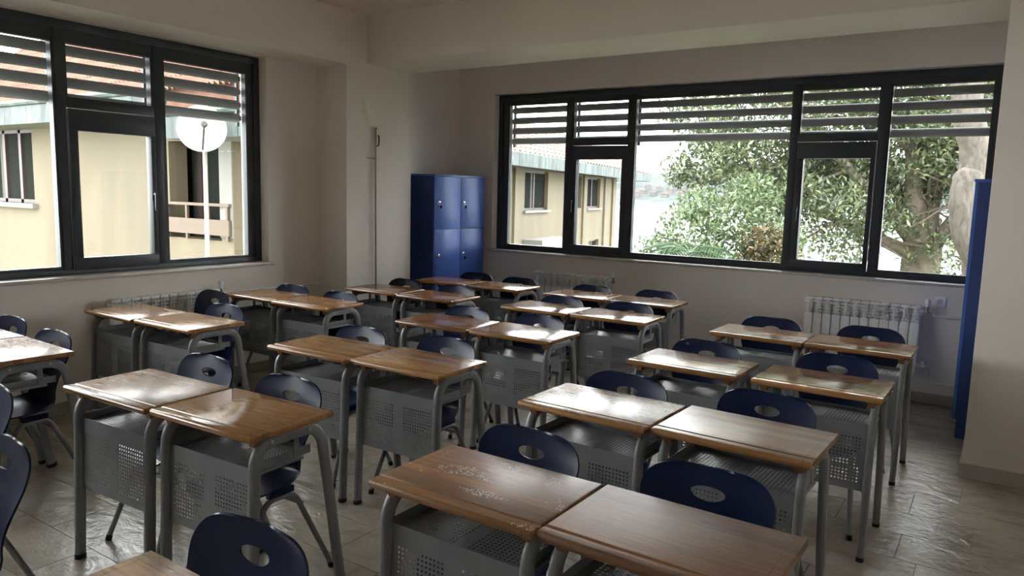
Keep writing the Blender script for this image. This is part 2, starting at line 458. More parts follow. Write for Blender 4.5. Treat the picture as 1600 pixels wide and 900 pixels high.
# ------------------------------------------------------------------ windows
def window(name, mapping, u0, u1, z0, z1, bays, ptop, pbot, split, sash):
    """bays: (kind, a, b[, c, d]); mapping(u, d, z): d runs outward from the inner frame face"""
    root = structure(thing(name, mapping((u0 + u1) / 2, 0, z0)))
    inv = Matrix.Translation(root.location).inverted()
    def bar(n, ua, ub, da, db, za, zb, m, par=root, bev=0.003, holes=()):
        p = [mapping(u, d, z) for u in (ua, ub) for d in (da, db) for z in (za, zb)]
        xs, ys, zs = zip(*p)
        l = root.location
        return MB().box(min(xs) - l.x, max(xs) - l.x, min(ys) - l.y, max(ys) - l.y, min(zs) - l.z, max(zs) - l.z, bev).build(n, m, par, smooth=40)
    def ring(n, ua, ub, za, zb, t, da, db, m, par=root):
        mb = MB(); l = root.location
        for (a, b_, c, d_) in ((ua, ub, zb - t, zb), (ua, ub, za, za + t), (ua, ua + t, za + t, zb - t), (ub - t, ub, za + t, zb - t)):
            p = [mapping(u, d, z) for u in (a, b_) for d in (da, db) for z in (c, d_)]
            xs, ys, zs = zip(*p)
            mb.box(min(xs) - l.x, max(xs) - l.x, min(ys) - l.y, max(ys) - l.y, min(zs) - l.z, max(zs) - l.z, 0.002)
        return mb.build(n, m, par, smooth=40)
    def pane(ua, ub, za, zb, par=root, d=0.035):
        bar('pane', ua - 0.01, ub + 0.01, d, d + 0.018, za - 0.01, zb + 0.01, M['glass'], par, 0)
    fw = 0.062
    bar('frame_head', u0, u1, 0, 0.08, z1 - fw, z1, M['frame'])
    bar('frame_sill', u0, u1, 0, 0.08, z0, z0 + 0.04, M['frame'])
    bar('frame_jamb', u0, u0 + fw, 0, 0.08, z0 + 0.04, z1 - fw, M['frame'])
    bar('frame_jamb', u1 - fw, u1, 0, 0.08, z0 + 0.04, z1 - fw, M['frame'])
    for i in range(len(bays) - 1):
        ua = bays[i]['full'][1]; ub = bays[i + 1]['full'][0]
        bar('mullion', ua, ub, 0.004, 0.08, z0 + 0.04, z1 - fw, M['frame'])
    for bay in bays:
        a, b_ = bay['full']; pa, pb = bay['pane']
        # fixed glazing ring between frame and glass
        if bay['kind'] == 'fixed':
            mb = MB(); l = root.location
            for (x0, x1, y0, y1) in ((a, b_, ptop, z1 - fw), (a, b_, z0 + 0.04, pbot), (a, pa, pbot, ptop), (pb, b_, pbot, ptop)):
                if x1 - x0 < 1e-4 or y1 - y0 < 1e-4: continue
                p = [mapping(u, d, z) for u in (x0, x1) for d in (0.014, 0.075) for z in (y0, y1)]
                xs, ys, zs = zip(*p)
                mb.box(min(xs) - l.x, max(xs) - l.x, min(ys) - l.y, max(ys) - l.y, min(zs) - l.z, max(zs) - l.z)
            mb.build('glazing_bead', M['bead'], root)
            pane(pa, pb, pbot, ptop)
        else:
            # fixed light above, opening sash below
            mb = MB(); l = root.location
            for (x0, x1, y0, y1) in ((a, b_, ptop, z1 - fw), (a, pa, split[1], ptop), (pb, b_, split[1], ptop)):
                if x1 - x0 < 1e-4: continue
                p = [mapping(u, d, z) for u in (x0, x1) for d in (0.014, 0.075) for z in (y0, y1)]
                xs, ys, zs = zip(*p)
                mb.box(min(xs) - l.x, max(xs) - l.x, min(ys) - l.y, max(ys) - l.y, min(zs) - l.z, max(zs) - l.z)
            mb.build('glazing_bead', M['bead'], root)
            pane(pa, pb, split[1], ptop)
            bar('transom', a, b_, 0.004, 0.08, split[1] - 0.075, split[1], M['frame'])
            sa, sb = bay['sash']
            so0, so1 = a + 0.008, b_ - 0.008
            mb = MB()
            for (x0, x1, y0, y1) in ((so0, so1, sash[1], split[1] - 0.083), (so0, so1, z0 + 0.03, sash[0]), (so0, sa, sash[0], sash[1]), (sb, so1, sash[0], sash[1])):
                p = [mapping(u, d, z) for u in (x0, x1) for d in (-0.014, 0.06) for z in (y0, y1)]
                xs, ys, zs = zip(*p)
                mb.box(min(xs) - l.x, max(xs) - l.x, min(ys) - l.y, max(ys) - l.y, min(zs) - l.z, max(zs) - l.z, 0.002)
            s = mb.build('sash', M['frame'], root, smooth=40)
            pane(sa, sb, sash[0], sash[1], s, 0.02)
            hs = so0 + 0.035 if bay.get('handle', 'l') == 'l' else so1 - 0.035
            hb = MB(); l = root.location
            zc = (sash[0] + sash[1]) / 2
            for (x0, x1, d0, d1, y0, y1) in ((hs - 0.014, hs + 0.014, -0.026, -0.014, zc - 0.035, zc + 0.035), (hs - 0.009, hs + 0.009, -0.058, -0.026, zc + 0.005, zc + 0.023), (hs - 0.010, hs + 0.010, -0.066, -0.050, zc - 0.115, zc + 0.023)):
                p = [mapping(u, d, z) for u in (x0, x1) for d in (d0, d1) for z in (y0, y1)]
                xs, ys, zs = zip(*p)
                hb.box(min(xs) - l.x, max(xs) - l.x, min(ys) - l.y, max(ys) - l.y, min(zs) - l.z, max(zs) - l.z, 0.003)
            hb.build('handle', M['frame'], s, smooth=40)
    return root

FX, FY = -5.70, 7.18
window('window_1', lambda u, d, z: (FX - d, u, z), -1.45, 4.42, 1.0, 2.82, [
    dict(kind='fixed', full=(-1.388, 0.25), pane=(-1.32, 0.23)),  # this bay and the next are unseen, added to brighten the room
    dict(kind='sash', full=(0.318, 0.992), pane=(0.34, 0.97), sash=(0.388, 0.943), handle='r'),
    dict(kind='fixed', full=(1.06, 2.69), pane=(1.13, 2.672)),
    dict(kind='sash', full=(2.755, 3.422), pane=(2.775, 3.404), sash=(2.822, 3.377), handle='r'),
    dict(kind='fixed', full=(3.49, 4.358), pane=(3.522, 4.283))],
    2.665, 1.062, (2.2, 2.288), (1.122, 2.052))
window('window_2', lambda u, d, z: (u, FY + d, z), -4.985, -0.08, 1.03, 2.79, [
    dict(kind='fixed', full=(-4.923, -4.085), pane=(-4.842, -4.10)),
    dict(kind='sash', full=(-4.015, -3.355), pane=(-4.00, -3.37), sash=(-3.945, -3.405)),
    dict(kind='fixed', full=(-3.29, -1.715), pane=(-3.275, -1.73)),
    dict(kind='sash', full=(-1.66, -0.992), pane=(-1.645, -1.007), sash=(-1.592, -1.035)),
    dict(kind='fixed', full=(-0.92, -0.142), pane=(-0.905, -0.18))],
    2.672, 1.092, (2.2, 2.288), (1.138, 2.062))

# ------------------------------------------------------------------ sun-shade louvers outside
def louver(axis, fixed, a, b, zb, n, pitch, label, posts):
    root = tag(thing('sun_louver', (fixed, (a + b) / 2, zb) if axis == 'y' else ((a + b) / 2, fixed, zb)), label, 'louver')
    prof = []
    h, d = 0.080, 0.016
    for k in range(12):
        an = 2 * math.pi * k / 12
        q = (d * math.cos(an), h / 2 * math.sin(an))
        ti = math.radians(-14)
        prof.append((q[0] * math.cos(ti) - q[1] * math.sin(ti), q[0] * math.sin(ti) + q[1] * math.cos(ti)))
    L = (b - a) / 2
    if axis == 'y':
        me = MB().sweep([(0, -L, 0), (0, L, 0)], [(z, x) for x, z in prof], (0, 0, 1)).mesh('slat', 50)
    else:
        me = MB().sweep([(-L, 0, 0), (L, 0, 0)], [(z, -x) for x, z in prof], (0, 0, 1)).mesh('slat', 50)
    for k in range(n):
        o = obj('slat', me, M['slat'], root); o.location = (0, 0, k * pitch + 0.04)
    for p in posts:
        q = p - (a + b) / 2
        mb = MB()
        for (u0_, u1_, d0, d1, z0, z1) in [(q - 0.012, q + 0.012, 0.02, 0.045, -0.03, n * pitch + 0.02)] + [(q - 0.006, q + 0.006, -0.018, 0.022, k * pitch + 0.02, k * pitch + 0.06) for k in range(n)]:
            if axis == 'y': mb.box(-d1, -d0, u0_, u1_, z0, z1)
            else: mb.box(u0_, u1_, d0, d1, z0, z1)
        mb.build('support_rail', M['frame'], root)
    return root
louver('y', -5.88, -1.4, 4.33, 2.25, 5, 0.1156, 'dark grey horizontal louver slats outside the window on the left', (-1.38, 0.28, 1.03, 2.74, 3.47, 4.34))
louver('x', 7.36, -4.90, -0.12, 2.245, 5, 0.1156, 'dark grey horizontal louver slats outside the wide window at the back', (-4.90, -4.05, -3.32, -1.69, -0.95, -0.11))

# ------------------------------------------------------------------ radiators
def radiator_section(w=0.0765, h=0.56, d=0.09):
    m = MB()
    m.box(-w / 2 + 0.0045, w / 2 - 0.0045, -0.004, 0.004, 0.0, h * 0.74, 0.002)          # flat front plate
    m.box(-0.006, 0.006, 0.0, d, 0.0, h)                                               # web
    m.box(-w / 2 + 0.0045, w / 2 - 0.0045, -0.002, 0.012, h - 0.022, h, 0.003)            # top rim
    for k in range(4):                                                                 # grille bars of the upper outlet
        z = h * 0.765 + k * 0.028
        m.box(-w / 2 + 0.007, w / 2 - 0.007, 0.0, 0.008, z, z + 0.010, 0.001)
    m.box(-0.016, 0.016, 0.02, d - 0.01, 0.0, h, 0.004)                                 # water channel
    m.box(-w / 2 + 0.003, w / 2 - 0.003, d - 0.006, d, 0.02, h - 0.02)
    m.box(-w / 2 + 0.006, -0.010, 0.012, d - 0.01, h - 0.008, h - 0.003); m.box(0.010, w / 2 - 0.006, 0.012, d - 0.01, h - 0.008, h - 0.003)
    return m.mesh('section', 40)
SEC = radiator_section()
SEC.materials.append(M['radiator'])
def radiator(label, loc, rz, n, side=1):
    t = tag(thing('radiator', loc, rz), label, 'radiator', 'white sectional radiators')
    w = 0.0765
    for k in range(n):
        o = obj('section', SEC, None, t); o.location = ((k - (n - 1) / 2) * w, 0, 0.0)
    L = n * w / 2
    for z in (0.05, 0.51):
        MB().tube([(-L - 0.012, 0.05, z), (L + 0.012, 0.05, z)], 0.018, 12).build('collector_pipe', M['radiator'], t, smooth=40)
    x = side * (L + 0.012)
    v = MB().tube([(x, 0.05, 0.51), (x + side * 0.05, 0.05, 0.51)], 0.012, 10).tube([(x + side * 0.03, 0.05, 0.50), (x + side * 0.03, 0.05, 0.56)], 0.014, 10).build('valve', M['chrome'], t, smooth=40)
    MB().lathe([(0.014, 0), (0.020, 0.008), (0.022, 0.05), (0.018, 0.062), (0.005, 0.065)], (x + side * 0.03, 0.05, 0.555), 'z', 14).build('thermostat_head', M['radiator'], v, smooth=40)
    MB().tube([(x, 0.05, 0.05), (x + side * 0.055, 0.05, 0.05)], 0.012, 10).lathe([(0.016, 0), (0.018, 0.01), (0.016, 0.05)], (x + side * 0.03, 0.05, 0.04), 'z', 12).build('lockshield_valve', M['radiator'], t, smooth=40)
    for s in (-0.6, 0.6):
        MB().box(s * L - 0.012, s * L + 0.012, 0.085, 0.105, 0.40, 0.53).build('wall_bracket', M['radiator'], t)
    return t
radiator('white sectional radiator under back window, beside the right blue locker', (-0.985, 6.965, 0.275), 0, 12)
radiator('white sectional radiator under back window, near the left blue locker', (-3.866, 6.965, 0.275), 0, 12)
radiator('white sectional radiator on the left wall under the left window', (-5.482, 3.36, 0.255), math.radians(90), 12)
# heating pipes by the right radiator
t = tag(thing('heating_pipe', (-0.35, 7.05, 0.0)), 'thin white heating pipes on back wall between radiator and right locker', 'pipe')
l = Vector((-0.35, 7.05, 0))
def rel(pts, l=l): return [tuple(Vector(p) - l) for p in pts]
MB().tube(rel(fillet([(-0.462, 7.03, 0.785), (-0.43, 7.045, 0.785), (-0.43, 7.045, 0.752), (0.2, 7.05, 0.742)], 0.012)), 0.010, 10).build('supply_pipe', M['pipe'], t, smooth=40)
MB().tube(rel(fillet([(-0.462, 7.03, 0.325), (-0.44, 7.045, 0.325), (-0.44, 7.045, 0.185), (0.2, 7.05, 0.178)], 0.014)), 0.010, 10).build('return_pipe', M['pipe'], t, smooth=40)
for x, z in ((-0.33, 0.750), (-0.40, 0.183), (-0.20, 0.181), (-0.16, 0.747)):
    MB().lathe([(0.011, -0.008), (0.017, -0.008), (0.017, 0.008), (0.011, 0.008)], tuple(Vector((x, 7.048, z)) - l), 'x', 12).box(x - l.x - 0.004, x - l.x + 0.004, 0.0, 0.032, z - 0.004, z + 0.004).build('pipe_clip', M['pipe'], t, smooth=40)
# heating pipe along left wall, behind the desks
t = tag(MB().tube([(-5.545, 3.87, 0.765), (-5.545, 4.985, 0.758)], 0.010, 10).build('heating_pipe', M['pipe'], None, smooth=40), 'long thin heating pipe along left wall from radiator to column', 'pipe')
# electrical box above the pipes
t = tag(thing('wall_socket', (-0.40, YB, 0.875)), 'small white wall socket right above the right radiator valve', 'socket')
MB().box(-0.04, 0.04, -0.012, 0, -0.04, 0.04, 0.004).build('cover_plate', M['radiator'], t, smooth=40)
MB().lathe([(0.020, -0.0135), (0.022, -0.0135), (0.022, -0.011)], (0, 0, 0), 'y', 16).build('socket_insert', M['pipe'], t)

# ------------------------------------------------------------------ window pole on the column
t = tag(thing('window_pole', (-5.19, 5.365, 0.0)), 'long thin metal pole with hook hanging upright against the corner column', 'pole')
MB().tube([(0.012, 0.01, 0.004), (0.010, 0.0, 2.15)], 0.0085, 10).build('shaft', M['pole'], t, smooth=40)
MB().tube(fillet([(0.010, 0, 2.13), (0.010, 0, 2.26), (0.012, 0.012, 2.275)], 0.008), 0.011, 10).build('grip', M['pole'], t, smooth=40)
MB().tube(fillet([(0.010, 0.0, 2.10), (0.010, 0.045, 2.11), (0.010, 0.048, 2.20), (0.010, 0.03, 2.205)], 0.010), 0.0065, 8).build('hook', M['dark'], t, smooth=40)
MB().tube([(-0.012, -0.10, 1.985), (0.014, 0.0, 1.98)], 0.0045, 8).build('wall_hanger', M['pole'], t, smooth=40)

# ------------------------------------------------------------------ lockers
def locker(loc, rz, label, keys=True):
    """doors on local +x face; width along y 0.89, depth 0.45"""
    t = tag(thing('locker', loc, rz), label, 'locker')
    D_, Wd, H, pl = 0.45, 0.89, 1.86, 0.145
    m = MB(); m.box(-D_, -0.02, -Wd / 2, Wd / 2, pl, H - 0.02, 0.002)
    m.build('body', M['locker_side'], t)
    MB().box(-D_ - 0.002, 0.006, -Wd / 2 - 0.006, Wd / 2 + 0.006, H - 0.02, H, 0.003).build('top_panel', M['locker'], t, smooth=40)
    MB().box(-D_ + 0.01, -0.03, -Wd / 2 + 0.015, Wd / 2 - 0.015, 0, pl).build('plinth', M['locker_side'], t)
    th = (H - 0.022 - pl) / 3
    for i in range(3):
        for j in range(2):
            y0 = -Wd / 2 + 0.012 + j * (Wd / 2 - 0.010); y1 = y0 + Wd / 2 - 0.016
            z0 = pl + i * th + 0.004; z1 = z0 + th - 0.008
            d = MB().box(-0.02, 0, y0, y1, z0, z1, 0.002).build('door', M['locker'], t, smooth=40)
            yl = y0 + 0.045; zl = z0 + th * 0.49
            if not keys:
                MB().lathe([(0.013, 0.0), (0.013, 0.003), (0.008, 0.005), (0.0, 0.005)], (0, yl, zl), 'x', 16).build('lock', M['chrome'], d, smooth=40)
                continue
            k = MB().lathe([(0.017, 0.0), (0.019, 0.004), (0.017, 0.010), (0.012, 0.022), (0.0, 0.023)], (0, yl, zl), 'x', 16).box(0.0, 0.008, yl - 0.02, yl + 0.035, zl - 0.005, zl + 0.022, 0.003).build('lock', M['chrome'], d, smooth=40)
            if (i + j) % 3 != 1:
                MB().box(0.020, 0.040, yl - 0.002, yl + 0.002, zl - 0.006, zl + 0.006).lathe([(0.012, -0.0015), (0.014, 0.0), (0.012, 0.0015)], (0.034, yl + 0.004, zl - 0.035), 'y', 12).box(0.026, 0.044, yl - 0.006, yl + 0.014, zl - 0.055, zl - 0.03, 0.003).build('key', M['dark'], d)
    for y0 in (-Wd / 2, Wd / 2 - 0.012): MB().box(-0.02, -0.004, y0, y0 + 0.012, pl, H - 0.02).build('door_jamb', M['locker'], t)
    return t
locker((-5.045, 6.563, 0), 0, 'tall blue metal locker with six doors in the left recess behind column')
locker((-0.205, 6.56, 0), math.pi, 'tall blue metal locker half hidden behind the right pillar', False)
# ================================================================== school desks

def perforated(mb, mp, x0, x1, y0, y1, blocks, pitch, r, t):
    """flat sheet with real round holes; blocks: (bx, by, nx, ny); mp(x, y, n) to 3D"""
    def quad(a, b, c, d):
        for n in (0, t):
            mb.add([mp(a, c, n), mp(b, c, n), mp(b, d, n), mp(a, d, n)], [(0, 1, 2, 3)])
    ys0 = min(b[1] for b in blocks); ys1 = max(b[1] + b[3] * pitch for b in blocks)
    quad(x0, x1, y0, ys0); quad(x0, x1, ys1, y1)
    xs = [x0]
    for b in blocks: xs += [b[0], b[0] + b[2] * pitch]
    xs.append(x1)
    for i in range(0, len(xs), 2): quad(xs[i], xs[i + 1], ys0, ys1)
    for bx, by, nx, ny in blocks:
        for i in range(nx):
            for j in range(ny):
                cx, cy = bx + (i + .5) * pitch, by + (j + .5) * pitch
                h = pitch / 2
                outer = [(h, 0), (h, h), (0, h), (-h, h), (-h, 0), (-h, -h), (0, -h), (h, -h)]
                inner = [(r * math.cos(k * math.pi / 4), r * math.sin(k * math.pi / 4)) for k in range(8)]
                vs_ = [mp(cx + a, cy + b, n) for n in (0, t) for a, b in outer] + [mp(cx + a, cy + b, n) for n in (0, t) for a, b in inner]
                fs = []
                for k in range(8):
                    l = (k + 1) % 8
                    fs += [(k, l, 16 + l, 16 + k), (8 + k, 24 + k, 24 + l, 8 + l), (16 + k, 16 + l, 24 + l, 24 + k)]
                mb.add(vs_, fs)
    # rim
    mb.add([mp(x0, y0, 0), mp(x1, y0, 0), mp(x1, y1, 0), mp(x0, y1, 0), mp(x0, y0, t), mp(x1, y0, t), mp(x1, y1, t), mp(x0, y1, t)],
           [(0, 1, 5, 4), (1, 2, 6, 5), (2, 3, 7, 6), (3, 0, 4, 7)])

def raw_mesh(mb, name):
    me = bpy.data.meshes.new(name); me.from_pydata(mb.v, [], mb.f); me.update(); return me

def desk_meshes():
    R = {}
    # top: profile across the depth with a pen groove near the front, swept along x, softened ends
    z1, z0 = TH, TH - TT
    prof = [(0.006, z0), (0.001, z0 + 0.006), (0.0, z0 + 0.013), (0.002, z1 - 0.006), (0.007, z1 - 0.001), (0.012, z1),
            (0.040, z1), (0.042, z1 - 0.004), (0.048, z1 - 0.005), (0.054, z1 - 0.004), (0.056, z1),
            (TD - 0.010, z1), (TD - 0.004, z1 - 0.002), (TD, z1 - 0.008), (TD, z0 + 0.008), (TD - 0.006, z0)]
    rings = []
    for x, ins in ((-TW / 2, 0.006), (-TW / 2 + 0.002, 0.002), (-TW / 2 + 0.007, 0), (TW / 2 - 0.007, 0), (TW / 2 - 0.002, 0.002), (TW / 2, 0.006)):
        ring = []
        for y, z in prof:
            yy = min(max(y, ins), TD - ins); zz = min(max(z, z0 + ins), z1 - ins)
            ring.append((x, yy, zz))
        rings.append(ring)
    mb = MB(); n = len(prof)
    faces = []
    for i in range(len(rings) - 1):
        for k in range(n):
            l = (k + 1) % n
            faces.append((i * n + k, i * n + l, (i + 1) * n + l, (i + 1) * n + k))
    faces += [tuple(reversed(range(n))), tuple((len(rings) - 1) * n + k for k in range(n))]
    mb.add([p for r_ in rings for p in r_], faces)
    R['tabletop'] = mb.mesh('tabletop', 35)
    # inverted-U side frame from oval tube
    sec = []
    for k in range(16):
        a = 2 * math.pi * k / 16
        ca, sa = math.cos(a), math.sin(a)
        sec.append((0.017 * math.copysign(abs(ca) ** 0.7, ca), 0.0225 * math.copysign(abs(sa) ** 0.7, sa)))
    path = fillet([(0, 0.022, 0.012), (0, 0.052, 0.742), (0, 0.372, 0.742), (0, 0.488, 0.012)], [0.085, 0.095], 8)
    R['side_frame'] = MB().sweep(path, sec, (1, 0, 0)).mesh('side_frame', 40)
    big = [(a * 1.06, b * 1.06) for a, b in sec]
    R['foot_front'] = MB().sweep([(0, 0.0215, 0.0), (0, 0.0225, 0.022)], big, (1, 0, 0)).mesh('foot_cap', 40)
    R['foot_rear'] = MB().sweep([(0, 0.490, 0.0), (0, 0.4865, 0.022)], big, (1, 0, 0)).mesh('foot_cap', 40)
    mb = MB()
    mb.lathe([(0.008, 0.0), (0.008, 0.003), (0.005, 0.006), (0.0, 0.0065)], (0, 0, 0), 'x', 12)
    R['bolt'] = mb.mesh('bolt', 40)
    # wooden spacer block under the front corner
    R['block'] = MB().prism([(-0.022, 0.0), (0.022, 0.0), (0.022, 0.05), (-0.022, 0.05)], 0, 0.001).mesh('x')
    mb = MB(); mb.add([(-0.02, 0, 0.035), (0.02, 0, 0.035), (0.02, 0.09, 0.035), (-0.02, 0.09, 0.035), (-0.014, 0.01, 0), (0.014, 0.01, 0), (0.014, 0.04, 0), (-0.014, 0.04, 0)],
                      [(0, 1, 2, 3), (7, 6, 5, 4), (0, 4, 5, 1), (1, 5, 6, 2), (2, 6, 7, 3), (3, 7, 4, 0)])
    R['block'] = mb.mesh('spacer_block')
    # perforated front panel between the front legs (leans with them)
    mb = MB(); pt = 0.0158; nx, ny = 12, 14
    tilt = 0.030 / 0.73
    mp = lambda x, z, n: (x, 0.026 + z * tilt + n, z)
    bl = [(-0.031 - nx * pt, 0.365, nx, ny), (0.031, 0.365, nx, ny)]
    perforated(mb, mp, -0.246, 0.246, 0.330, 0.650, bl, pt, 0.0045, 0.0015)
    R['front_panel'] = raw_mesh(mb, 'front_panel')
    # perforated book shelf with folded edges
    mb = MB(); ny = 14
    mp = lambda x, y, n: (x, y, 0.634 + n)
    bl = [(-0.022 - nx * pt, 0.085, nx, ny), (0.022, 0.085, nx, ny)]
    perforated(mb, mp, -0.243, 0.243, 0.056, 0.335, bl, pt, 0.0045, 0.0015)
    mb.box(-0.2445, -0.243, 0.056, 0.335, 0.634, 0.668); mb.box(0.243, 0.2445, 0.056, 0.335, 0.634, 0.668)
    mb.box(-0.243, 0.243, 0.335, 0.3365, 0.634, 0.652)
    R['book_shelf'] = raw_mesh(mb, 'book_shelf')
    # bracket that hangs the shelf from the side rail
    mb = MB(); mb.box(-0.002, 0.002, 0.248, 0.274, 0.626, 0.745, 0.0008); mb.box(-0.009, 0.009, 0.066, 0.290, 0.622, 0.634, 0.001)
    R['shelf_bracket'] = mb.mesh('shelf_bracket')
    mb = MB(); mb.box(-0.262, 0.262, 0.318, 0.342, 0.722, 0.752, 0.003)
    R['cross_rail'] = mb.mesh('cross_rail', 40)
    for k, m_ in (('tabletop', 'wood'), ('side_frame', 'metal'), ('foot_front', 'rubber'), ('foot_rear', 'rubber'), ('bolt', 'screw'), ('block', 'block'), ('front_panel', 'metal'), ('book_shelf', 'metal'), ('shelf_bracket', 'metal'), ('cross_rail', 'metal')):
        R[k].materials.append(M[m_])
    return R
DM = desk_meshes()
LX_ = 0.260
def make_desk():
    t = thing('school_desk')
    obj('tabletop', DM['tabletop'], None, t)
    for s in (-1, 1):
        f = obj('side_frame', DM['side_frame'], None, t); f.location.x = s * LX_
        obj('foot_cap', DM['foot_front'], None, f); obj('foot_cap', DM['foot_rear'], None, f)
        for y in (0.115, 0.300):
            b = obj('bolt', DM['bolt'], None, f); b.location = (s * 0.0165, y, 0.742); b.rotation_euler.z = 0 if s > 0 else math.pi
        b = obj('spacer_block', DM['block'], None, t); b.location = (s * 0.246, 0.042, TH - TT - 0.035)
        b = obj('shelf_bracket', DM['shelf_bracket'], None, t); b.location.x = s * 0.2465
    obj('front_panel', DM['front_panel'], None, t)
    obj('book_shelf', DM['book_shelf'], None, t)
    obj('cross_rail', DM['cross_rail'], None, t)
    return t

ROWN = ['row nearest the camera', 'second row from camera', 'third row from camera', 'fourth row from camera', 'fifth row from camera', 'sixth and last row']
COLN = {'P': 'right-hand column', 'Q': 'middle column', 'R': 'column by left window'}
# x, y of the front left corner, yaw, look: tone, wear, flake, scratch, matte, words
DESKS = {
 'P0a': (-1.672, 0.540, -0.01, (0.35, 0.25, 0.25, 0, 0.05, 'brown')),
 'P1a': (-1.568, 1.591, -0.007, (0.45, 0.14, 1.0, 0, 0.20, 'brown desk with white flaked varnish')),
 'P1b': (-0.966, 1.598, -0.022, (1.0, 0.08, 0.35, 0, 0.30, 'reddish brown striped')),
 'P2a': (-1.686, 2.612, -0.032, (0.35, 0.36, 0, 0.55, 0.10, 'scribble-scratched pale')),
 'P2b': (-1.075, 2.617, -0.038, (0.5, 0.27, 0, 0.0, 0.17, 'dull brown')),
 'P3a': (-1.663, 3.666, -0.022, (0.35, 0.24, 0, 0, 0.03, 'shiny brown')),
 'P3b': (-0.992, 3.675, -0.014, (0.35, 0.2, 0, 0, 0.0, 'glossy brown')),
 'P4a': (-1.600, 4.827, -0.007, (0.5, 0.3, 0, 0, 0.05, 'pale brown')),
 'P4b': (-0.991, 4.835, -0.016, (0.5, 0.2, 0, 0, 0.0, 'glossy brown')),
 'Q1a': (-3.376, 1.555, 0.038, (0.3, 0.52, 0, 0, 0.06, 'pale bleached')),
 'Q1b': (-2.762, 1.589, 0.040, (0.1, 0.12, 0, 0, 0.0, 'glossy honey-brown')),
 'Q2a': (-3.416, 2.668, 0.038, (0.15, 0.15, 0, 0, 0.08, 'honey-brown')),
 'Q2b': (-2.812, 2.718, 0.010, (0.3, 0.15, 0, 0, 0.10, 'honey-brown')),
 'Q3a': (-3.444, 3.754, 0.035, (0.65, 0.15, 0, 0, 0.02, 'glossy reddish brown')),
 'Q3b': (-2.836, 3.790, 0.012, (0.4, 0.34, 0, 0.1, 0.04, 'pale worn')),
 'Q4a': (-3.284, 4.803, 0.0, (0.4, 0.2, 0, 0, 0.0, 'glossy brown')),
 'Q4b': (-2.663, 4.816, 0.012, (0.4, 0.25, 0, 0, 0.0, 'shiny brown')),
 'Q5a': (-3.420, 5.672, 0.027, (0.5, 0.25, 0, 0, 0.0, 'glossy brown')),
 'Q5b': (-2.806, 5.690, 0.030, (0.5, 0.25, 0, 0, 0.0, 'shiny brown')),
 'R1a': (-5.262, 1.560, -0.03, (0.3, 0.42, 0, 0.2, 0.08, 'pale scuffed')),
 'R1b': (-4.648, 1.545, -0.045, (0.3, 0.50, 0, 0.6, 0.06, 'pale scratched')),
 'R2a': (-5.325, 2.623, -0.005, (0.05, 0.15, 0, 0, 0.08, 'honey-brown')),
 'R2b': (-4.718, 2.633, 0.012, (0.0, 0.2, 0, 0, 0.05, 'light honey-brown')),
 'R3a': (-5.372, 3.775, 0.0, (0.2, 0.1, 0, 0, 0.03, 'orange-brown')),
 'R3b': (-4.757, 3.763, 0.012, (0.25, 0.1, 0, 0, 0.03, 'orange-brown')),
 'R4a': (-4.945, 4.733, -0.005, (0.6, 0.1, 0, 0, 0.05, 'reddish brown')),
 'R4b': (-4.310, 4.711, 0.003, (0.6, 0.1, 0, 0, 0.02, 'glossy reddish brown')),
 'R5a': (-4.905, 5.640, 0.02, (0.6, 0.1, 0, 0, 0.05, 'reddish brown')),
 'R5b': (-4.296, 5.680, -0.02, (0.5, 0.15, 0, 0, 0.02, 'reddish brown')),
}
proto = None
for key, (x, y, a, look) in DESKS.items():
    if proto is None: d = proto = make_desk()
    else: d = copy_tree(proto)
    # root sits at the middle of the front edge
    d.location = (x + 0.3 * math.cos(a), y + 0.3 * math.sin(a), 0)
    d.rotation_euler = (0, 0, a)
    c, r, s = key[0], int(key[1]), key[2]
    word = look[5] if 'desk' in look[5] else look[5] + ' desk'
    tag(d, '%s, %s of pair, %s, %s' % (word, 'left' if s == 'a' else 'right', COLN[c], ROWN[r]), 'desk', 'paired single school desks')
    top = [o for o in d.children if o.name.startswith('tabletop')][0]
    for n, v in zip(('tone', 'wear', 'flake', 'scratch', 'matte'), look): top[n] = float(v)

